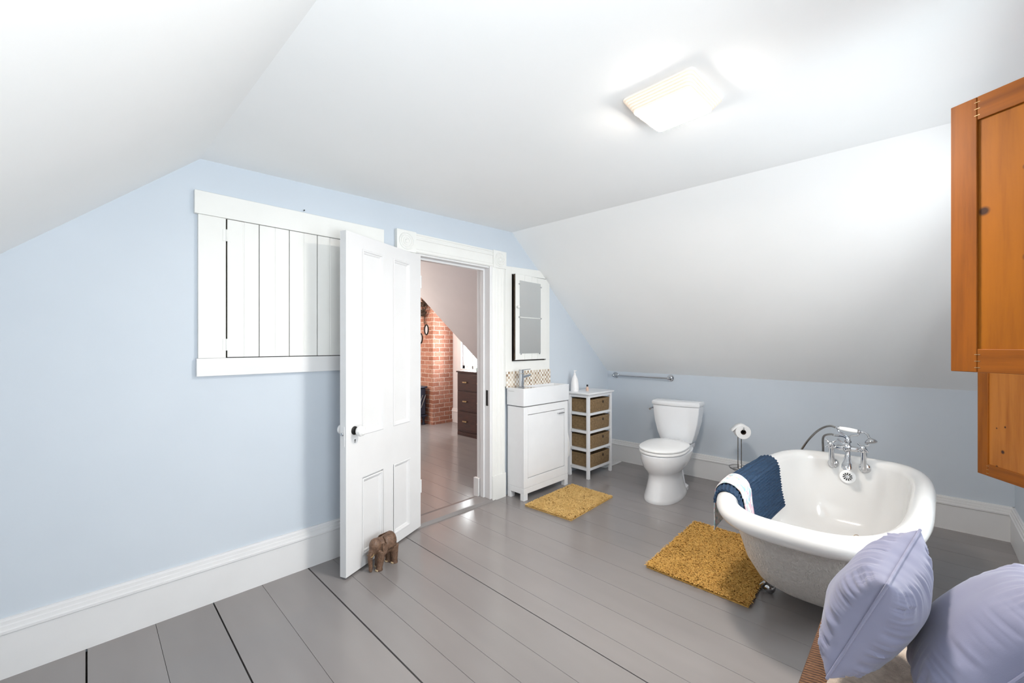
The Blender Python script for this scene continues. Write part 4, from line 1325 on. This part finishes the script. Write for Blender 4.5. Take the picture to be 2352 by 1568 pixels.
sh.lathe([(0.006, 0), (0.012, 0.006), (0.026, 0.016), (0.030, 0.024), (0.030, 0.028), (0.001, 0.0285)], (3.232, YM - 0.104, 0.750), (-0.35, -0.30, -0.9), 24)
sh.build('shower_head', M_chrome, faucet, world=True)
ho_ = MB()
ho_.tube(smoothpath([(3.25, YM + 0.055, 0.787), (3.28, YM + 0.085, 0.788), (3.33, YM + 0.125, 0.768), (3.39, YM + 0.18, 0.715), (3.45, YM + 0.245, 0.62), (3.485, YM + 0.285, 0.52), (3.50, YM + 0.28, 0.36), (3.50, YM + 0.20, 0.30), (3.47, YM + 0.16, 0.36), (3.46, YM + 0.15, 0.50), (3.44, YM + 0.145, 0.60), (3.39, YM + 0.140, 0.675), (3.33, YM + 0.122, 0.715), (3.285, YM + 0.085, 0.735), (3.262, YM + 0.062, 0.735)], 8), 0.0065, 12)
ho_.build('hose', M_steel, faucet, world=True)
pp = MB()
for y in (YM + 0.0775, YM - 0.0765):
    pp.tube([(3.330, y, 0.545), (3.40, y, 0.545), (3.47, y, 0.53), (3.48, y, 0.48), (3.48, y, 0.0)], 0.010, 12)
pp.build('supply_pipes', M_chrome, tub, world=True)

# ------------------------------------------------------------------ bath mat and cloth over the rim
RINGS_IN = [(0.556, 0.088, 0.088, 0.088, 4.2), (0.50, 0.115, 0.092, 0.094, 4.2), (0.40, 0.17, 0.105, 0.105, 4.2), (0.30, 0.25, 0.125, 0.125, 3.8), (0.22, 0.335, 0.15, 0.15, 3.5)]
def inner_wall(z):
    z = max(0.221, min(0.555, z))
    for a, b in zip(RINGS_IN[:-1], RINGS_IN[1:]):
        if b[0] <= z <= a[0]:
            k = (a[0] - z) / (a[0] - b[0])
            return [p + (q - p) * k for p, q in zip(a, b)]
def clamp_inside(p, e):
    """keep an unsheared point on the room side of the bath's inner wall"""
    z, d0, d1, dy, n = inner_wall(p.z)
    xa, xb = ox0 + d0, ox1 - d1
    xc, ha = (xa + xb) / 2, (xb - xa) / 2
    x = max(p.x, xa + 0.06)
    m_ = min(n, NEAR) if x < xc else n
    k = min(0.999, abs(x - xc) / ha)
    yc, hb = (oy0 + oy1) / 2, (oy1 - oy0) / 2 - dy
    y = yc + hb * (1 - k ** m_) ** (1 / m_) - e
    return Vector((x, min(p.y, y), p.z))
def drape(x0, x1, nx, path, thick, rib=0.0, nrib=0, name='x', mat=None, jitter=0.0, seed=1, lift=0.004):
    """path: (y,z) polyline from the outside hem, over the rim, to the inside hem"""
    P = smoothpath([(0, a, b) for a, b in path], 14)
    L = [0.0]
    for a, b in zip(P[:-1], P[1:]):
        L.append(L[-1] + (b - a).length)
    n = int(L[-1] / 0.0022)
    pts = []
    j = 0
    for k in range(n + 1):
        s_ = L[-1] * k / n
        while j < len(L) - 2 and L[j + 1] < s_:
            j += 1
        tt = (s_ - L[j]) / max(L[j + 1] - L[j], 1e-9)
        pts.append(P[j].lerp(P[j + 1], min(tt, 1)))
    top, bot = [], []
    for k, p in enumerate(pts):
        tg = (pts[min(k + 1, n)] - pts[max(k - 1, 0)]).normalized()
        nm = Vector((0, tg.z, -tg.y))
        if k == 0:
            sign = 1.0
        s_ = L[-1] * k / n
        rowt, rowb = [], []
        for i in range(nx + 1):
            x = x0 + (x1 - x0) * i / nx
            r = rib * (0.5 + 0.5 * math.cos(2 * PI * s_ / 0.0155)) if rib else 0
            r *= 0.75 + 0.25 * math.sin(x * 420 + math.floor(s_ / 0.0155) * 2.1) if rib else 1
            jx = jitter * noise.noise((s_ * 14, seed, 0)) if i in (0, nx) else 0
            y = p.y
            q = Vector((x + jx, y, p.z)) + nm * (thick + r)
            q2 = Vector((x + jx, y, p.z))
            sh_ = Vector((0, rim_shift(x), 0))
            b2 = q2 + sh_; t2 = q + sh_
            if p.y < yt and p.z < rz:
                c2 = clamp_inside(b2, lift)
                t2 = t2 + (c2 - b2); b2 = c2
            rowt.append(shear(t2)); rowb.append(shear(b2))
        top.append(rowt); bot.append(rowb)
    vs = [p for r in top for p in r] + [p for r in bot for p in r]
    m1 = nx + 1
    Nn = m1 * (n + 1)
    fs = []
    for k in range(n):
        for i in range(nx):
            a = k * m1 + i
            qd = (a, a + 1, a + m1 + 1, a + m1)
            fs.append(qd); fs.append(tuple(Nn + z for z in qd)[::-1])
    bd = list(range(m1)) + [k * m1 + nx for k in range(1, n + 1)] + [n * m1 + i for i in range(nx - 1, -1, -1)] + [k * m1 for k in range(n - 1, 0, -1)]
    for a, b in zip(bd, bd[1:] + bd[:1]):
        fs.append((a, b, Nn + b, Nn + a))
    return MB().add(vs, fs).build(name, mat, smooth=45)
yt = oy1 - rc        # rim roll centre in y
def over(e, out_z, in_z, y_out=0.0):
    r = rr_ + e
    path = [(oy1 + e + y_out, out_z)]
    if out_z < rz - 0.05:
        path.append((oy1 + e + y_out * 0.5, (out_z + rz) / 2))
    for a in (0, 30, 60, 90, 120, 150, 180):
        path.append((yt + r * math.cos(math.radians(a)), rz + r * math.sin(math.radians(a))))
    # follow the inner wall
    for z_, o_ in ((0.50, 0.094), (0.44, 0.100), (0.40, 0.105), (0.35, 0.114), (0.30, 0.125)):
        if z_ > in_z:
            path.append((oy1 - o_ - e, z_))
    o_ = 0.094 + (0.5 - in_z) * 0.155
    path.append((oy1 - o_ - e, in_z))
    return path
m = drape(2.13, 2.98, 60, over(0.003, 0.535, 0.315), 0.005, 0.008, 60, 'bath_mat', M_mat, 0.008)
tag(m, 'navy blue ribbed bath mat draped over the rim of the bathtub', 'bath mat')
m = drape(2.215, 2.40, 30, over(0.017, 0.365, 0.325, 0.004), 0.003, 0, 0, 'floral_cloth', M_floral, 0.010, 4, 0.019)
tag(m, 'white cloth with pink and teal flowers laid over the navy bath mat', 'cloth')

# ------------------------------------------------------------------ carved elephant
t = thing('elephant_figurine', 'carved dark wooden elephant holding the open door', 'figurine', (1.228, 2.258, 0), math.radians(188))
t.scale = (0.87, 0.87, 0.87)
eb = MB()
def rotm(ax, deg):
    return Matrix.Rotation(math.radians(deg), 3, ax)
eb.ell((-0.015, 0, 0.142), (0.076, 0.051, 0.066), rotm('Y', 4))
eb.ell((-0.045, 0, 0.150), (0.046, 0.049, 0.066))
eb.ell((0.025, 0, 0.143), (0.048, 0.048, 0.060))
eb.ell((0.066, 0, 0.160), (0.044, 0.041, 0.050), rotm('Y', 20))
eb.ell((0.086, 0, 0.136), (0.026, 0.028, 0.038))
eb.ell((0.048, 0, 0.165), (0.040, 0.036, 0.042))
eb.tube(smoothpath([(0.085, 0, 0.150), (0.104, 0, 0.120), (0.110, 0, 0.080), (0.106, 0, 0.040), (0.106, 0, 0.012), (0.112, 0, 0.004)], 5), [0.024, 0.023, 0.022, 0.021, 0.020, 0.019, 0.018, 0.018, 0.017, 0.017, 0.016, 0.015, 0.015, 0.014, 0.014, 0.013, 0.013, 0.013, 0.013, 0.013, 0.012, 0.012, 0.012, 0.012, 0.012, 0.011][:26], 12)
for (x, y, dx) in ((0.038, 0.026, 0.020), (0.020, -0.026, 0.010), (-0.062, 0.025, -0.004), (-0.058, -0.025, 0.004)):
    eb.tube([(x, y, 0.125), (x + dx * 0.4, y, 0.075), (x + dx, y, 0.022), (x + dx, y, 0.0)], [0.032, 0.027, 0.021, 0.024], 12)
eb.tube([(-0.082, 0, 0.165), (-0.094, 0, 0.13), (-0.092, 0.004, 0.075)], [0.008, 0.006, 0.005], 8)
body = eb.build('body', M_eleph, t)
rm = body.modifiers.new('merge', 'REMESH'); rm.mode = 'VOXEL'; rm.voxel_size = 0.0032; rm.use_smooth_shade = True
sm = body.modifiers.new('soft', 'SMOOTH'); sm.iterations = 4; sm.factor = 0.5
for s_ in (1, -1):
    e = MB()
    R0 = Matrix.Rotation(math.radians(20 * s_), 3, 'Z')
    pts = [(0.050, 0.178), (0.034, 0.180), (0.020, 0.165), (0.016, 0.140), (0.022, 0.112), (0.034, 0.098), (0.042, 0.112), (0.050, 0.140)]
    e.prism([(x, s_ * (0.046 + (0.05 - x) * 0.35), z) for x, z in pts], (0, s_ * 0.006, 0))
    eo = e.build('ear', M_eleph, t, bevel=0.002)
    k = MB().tube(smoothpath([(0.092, s_ * 0.018, 0.120), (0.106, s_ * 0.022, 0.106), (0.120, s_ * 0.020, 0.108)], 4), [0.005] * 4 + [0.004] * 4 + [0.002], 8)
    k.build('tusk', M_brass, t)
sd_ = MB()
for s_ in (1, -1):
    rows = []
    for k in range(7):
        a = math.radians(20 + k * 16)
        rows.append([(x, s_ * (0.053 * math.sin(a) + 0.001), 0.146 + 0.0665 * math.cos(a) + 0.001) for x in (-0.060, -0.04, -0.02, 0.0, 0.020)])
    sd_.loft(rows, False, False, closed=False)
so = sd_.build('saddle_blanket', M_eleph, t)
sf = so.modifiers.new('thick', 'SOLIDIFY'); sf.thickness = 0.004
for (x, y) in ((0.058, 0.026), (0.030, -0.026), (-0.066, 0.025), (-0.054, -0.025)):
    for q in (-0.009, 0, 0.009):
        MB().ell((x + 0.023 - abs(q) * 0.3, y + q, 0.006), (0.004, 0.004, 0.006), None, 8, 6).build('toenail', M_wax, t)

# ------------------------------------------------------------------ pine shutters on the right
def shutter(label, p0, direction, z0, z1, w, rail, panelmat, group='pine shutters at the window'):
    d = Vector(direction).normalized()
    t = thing('shutter', label, 'shutter', (p0[0], p0[1], z0), math.atan2(d.y, d.x), group)
    H = z1 - z0
    th = 0.020
    for (a, b) in ((0, 0.057), (w - 0.057, w)):
        MB().box(a, b, 0, th, 0, H).build('stile', M_pineS, t, bevel=0.002)
    for (a, b) in ((0, rail), (H - rail, H)):
        MB().box(0.0575, w - 0.0575, 0, th, a, b).build('rail', M_pineR, t, bevel=0.0015)
    MB().box(0.052, w - 0.052, 0.006, th - 0.006, rail - 0.005, H - rail + 0.005).build('panel', panelmat, t, smooth=0)
    for z in (0.012, 0.030, 0.048):
        for zz in (z, H - rail + z):
            for sx in (0.0575, w - 0.0575):
                MB().box(sx - 0.006, sx + 0.006, -0.0008, 0.002, zz, zz + 0.0016).build('staple', M_brass, t, smooth=0)
    return t
# local x runs from the far (left) edge toward the hinge; front face is local -y
shutter('upper orange pine shutter with a framed panel at the right edge', (1.742, -0.063), (-0.531, -0.887, 0), 1.224, 1.981, 0.40, 0.064, M_pineP)
shutter('lower pine shutter with small knots hanging behind the upper one', (3.142, -0.2066), (-0.865, -0.546, 0), 0.656, 1.405, 0.39, 0.058, M_pineP2)

# ------------------------------------------------------------------ ceiling lamp
t = thing('ceiling_light', 'square ribbed glass ceiling light glowing warm white', 'ceiling light', (1.60, 0.69, 2.258))
lr = math.radians(-2)
def sq(hw, hh, z, r=0.02):
    c_, s_ = math.cos(lr), math.sin(lr)
    return [(x * c_ - y * s_, x * s_ + y * c_, z) for x, y, _ in rrect(-hw, hw, -hh, hh, 0, r, 4)]
MB().loft([sq(0.146, 0.140, 0.004), sq(0.146, 0.140, -0.004)]).build('base_plate', M_whiteplastic, t)
rings = []
steps = 6
for k in range(steps):
    a = k / steps
    hw = 0.144 - 0.040 * a; hh = 0.138 - 0.030 * a
    z = -0.0045 - 0.048 * a
    rings.append(sq(hw, hh, z)); rings.append(sq(hw - 0.001, hh - 0.001, z - 0.006)); rings.append(sq(hw - 0.0055, hh - 0.0045, z - 0.0065))
MB().loft(rings, True, False).build('ribbed_shade', M_lampside, t, smooth=20)
rings = [sq(0.104, 0.108, -0.0515, 0.015), sq(0.100, 0.104, -0.056, 0.015), sq(0.02, 0.02, -0.058, 0.005)]
MB().loft(rings).build('diffuser', M_lampface, t)

# ------------------------------------------------------------------ wicker bench, throw and cushions
t = thing('wicker_bench', 'brown wicker bench below the window holding lavender cushions', 'bench', (1.20, -0.10, 0))
bx0_, bx1_, by0_, by1_ = 0.80, 1.70, -0.405, 0.215
mb = MB()
mb.loft([rrect(bx0_ + .02, bx1_ - .02, by0_ + .01, by1_ - .02, 0.03, 0.03), rrect(bx0_ + .005, bx1_ - .005, by0_ + .005, by1_ - .005, 0.10, 0.03), rrect(bx0_ + .01, bx1_ - .01, by0_ + .01, by1_ - .01, 0.40, 0.03)])
mb.build('woven_body', M_wick2, t, world=True)
mb = MB()
mb.loft([rrect(bx0_ + .01, bx1_ - .01, by0_ + .01, by1_ - .01, 0.4005, 0.03), rrect(bx0_ - .008, bx1_ + .008, by0_ + .005, by1_ + .008, 0.408, 0.03), rrect(bx0_ - .012, bx1_ + .012, by0_ + .003, by1_ + .010, 0.425, 0.03), rrect(bx0_ - .004, bx1_ + .004, by0_ + .006, by1_ + .004, 0.444, 0.03), rrect(bx0_ + .03, bx1_ - .03, by0_ + .02, by1_ - .03, 0.450, 0.03)])
mb.build('woven_lid', M_wick2, t, world=True)
for (x, y) in ((bx0_ + 0.05, by0_ + 0.05), (bx1_ - 0.05, by0_ + 0.05), (bx0_ + 0.05, by1_ - 0.06), (bx1_ - 0.05, by1_ - 0.06)):
    MB().box(x - 0.02, x + 0.02, y - 0.02, y + 0.02, 0, 0.031).build('leg', M_twig, t, bevel=0.004, world=True)

def sheet(name, fn, n, m_, mat, th):
    f0 = [[Vector(fn(i / n, j / m_)) for i in range(n + 1)] for j in range(m_ + 1)]
    vs = [p for r in f0 for p in r]
    fs = []
    for j in range(m_):
        for i in range(n):
            a = j * (n + 1) + i
            fs.append((a, a + 1, a + n + 2, a + n + 1))
    o = MB().add(vs, fs).build(name, mat, smooth=80)
    s_ = o.modifiers.new('thick', 'SOLIDIFY'); s_.thickness = th; s_.offset = 1.0
    return o
def throw_fn(u, v):
    x = 0.86 + 0.72 * u + 0.02 * math.sin(v * 5)
    y = -0.30 + 0.475 * v + 0.015 * math.sin(u * 8)
    z = 0.456 + 0.020 * max(0, noise.noise((x * 7, y * 7, 1.0)) + 0.25) + 0.010 * max(0, math.sin(x * 30 + y * 14))
    return (x, y, z)
tag(sheet('throw_blanket', throw_fn, 40, 40, M_throw, 0.012), 'crumpled beige fleece throw on the wicker bench under the cushions', 'blanket')

def cushion(label, center, e1, e2, s1, s2, T, seed, hit=None):
    """square cushion in the plane e1,e2 (unit vectors), half sizes s1,s2, half thickness T"""
    e1 = Vector(e1).normalized()
    e2 = (Vector(e2) - e1 * Vector(e2).dot(e1)).normalized()
    e3 = e1.cross(e2)
    t = thing('cushion', label, 'cushion', center, 0, 'lavender cushions on the wicker bench')
    n = 104
    def pt(u, v, side):
        ex = 1 - 0.13 * (1 - v * v) * abs(u) ** 3 + 0.012 * noise.noise((v * 5, seed, 1.0)) * abs(u) ** 3
        ey = 1 - 0.13 * (1 - u * u) * abs(v) ** 3 + 0.012 * noise.noise((u * 5, seed, 9.0)) * abs(v) ** 3
        x, y = u * ex * s1, v * ey * s2
        g = max(0.0, (1 - u * u) * (1 - v * v))
        h = T * g ** 0.42
        # gathers running in from the seams
        du, dv = 1 - abs(u), 1 - abs(v)
        w1 = math.exp(-(du / 0.30) ** 2) * min(1, du * 10)
        w2 = math.exp(-(dv / 0.30) ** 2) * min(1, dv * 10)
        nn = noise.noise((v * 9 + seed * 3, u * 0.8, seed + side)) * 0.012 + noise.noise((v * 22 + seed, u, seed * 2 + side)) * 0.011
        n2 = noise.noise((u * 9 + seed * 5, v * 0.8, seed + side + 4)) * 0.012 + noise.noise((u * 22 + seed, v, seed * 2.5 + side)) * 0.011
        big = noise.noise((u * 1.6 + seed, v * 1.6, side * 2.0)) * 0.010 * g
        h += w1 * nn * min(1, g * 8) + w2 * n2 * min(1, g * 8) + big
        return e1 * x + e2 * y + e3 * (side * max(h, 0.0))
    vs, fs = [], []
    idx = {}
    for side in (1, -1):
        for j in range(n + 1):
            for i in range(n + 1):
                edge = i in (0, n) or j in (0, n)
                key = (i, j, 0 if edge else side)
                if key not in idx:
                    # cosine spacing so the seam stays round
                    u = -math.cos(PI * i / n); v = -math.cos(PI * j / n)
                    idx[key] = len(vs)
                    vs.append(pt(u, v, side) if not edge else pt(u, v, 0))
    def K(i, j, s_):
        return idx[(i, j, 0 if (i in (0, n) or j in (0, n)) else s_)]
    for side in (1, -1):
        for j in range(n):
            for i in range(n):
                q = (K(i, j, side), K(i + 1, j, side), K(i + 1, j + 1, side), K(i, j + 1, side))
                fs.append(q if side > 0 else q[::-1])
    MB().add(vs, fs).build('cover', M_pillow, t, smooth=85)
    ring = [(i, 0) for i in range(n)] + [(n, j) for j in range(n)] + [(i, n) for i in range(n, 0, -1)] + [(0, j) for j in range(n, 0, -1)]
    P = [Vector(vs[K(i, j, 1)]) for i, j in ring]
    P = [p * 1.004 for p in P]
    k0 = 2 * n + n // 2
    P = P[k0:] + P[:k0]
    MB().tube(P + P[:1], 0.0034, 8, caps=False).build('piping', M_pillow, t)
    return t
A = Vector((1.464, 0.006, 0.819)); B = Vector((1.133, 0.058, 0.786)); Cc = Vector((1.240, 0.150, 0.525))
cen = (A + Cc) / 2
cushion('lavender cushion standing on edge, with a gathered seam, nearer the bathtub', cen, A - B, Cc - B, 0.158, 0.152, 0.084, 1.0)
cushion('plump lavender cushion in the bottom right corner, nearest the viewer', (1.395, -0.118, 0.640), (0.17, -0.57, 0.80), (1.0, 0.0, -0.05), 0.198, 0.19, 0.096, 2.0)
tag(MB().lathe([(0.0015, 0), (0.0015, 0.012), (0.004, 0.0125), (0.004, 0.014), (0.001, 0.0145)], (0.884, YA, 2.078), (0, -1, 0.1), 10).build('nail', M_black), 'small nail in the blue wall just above the white cupboard', 'nail')
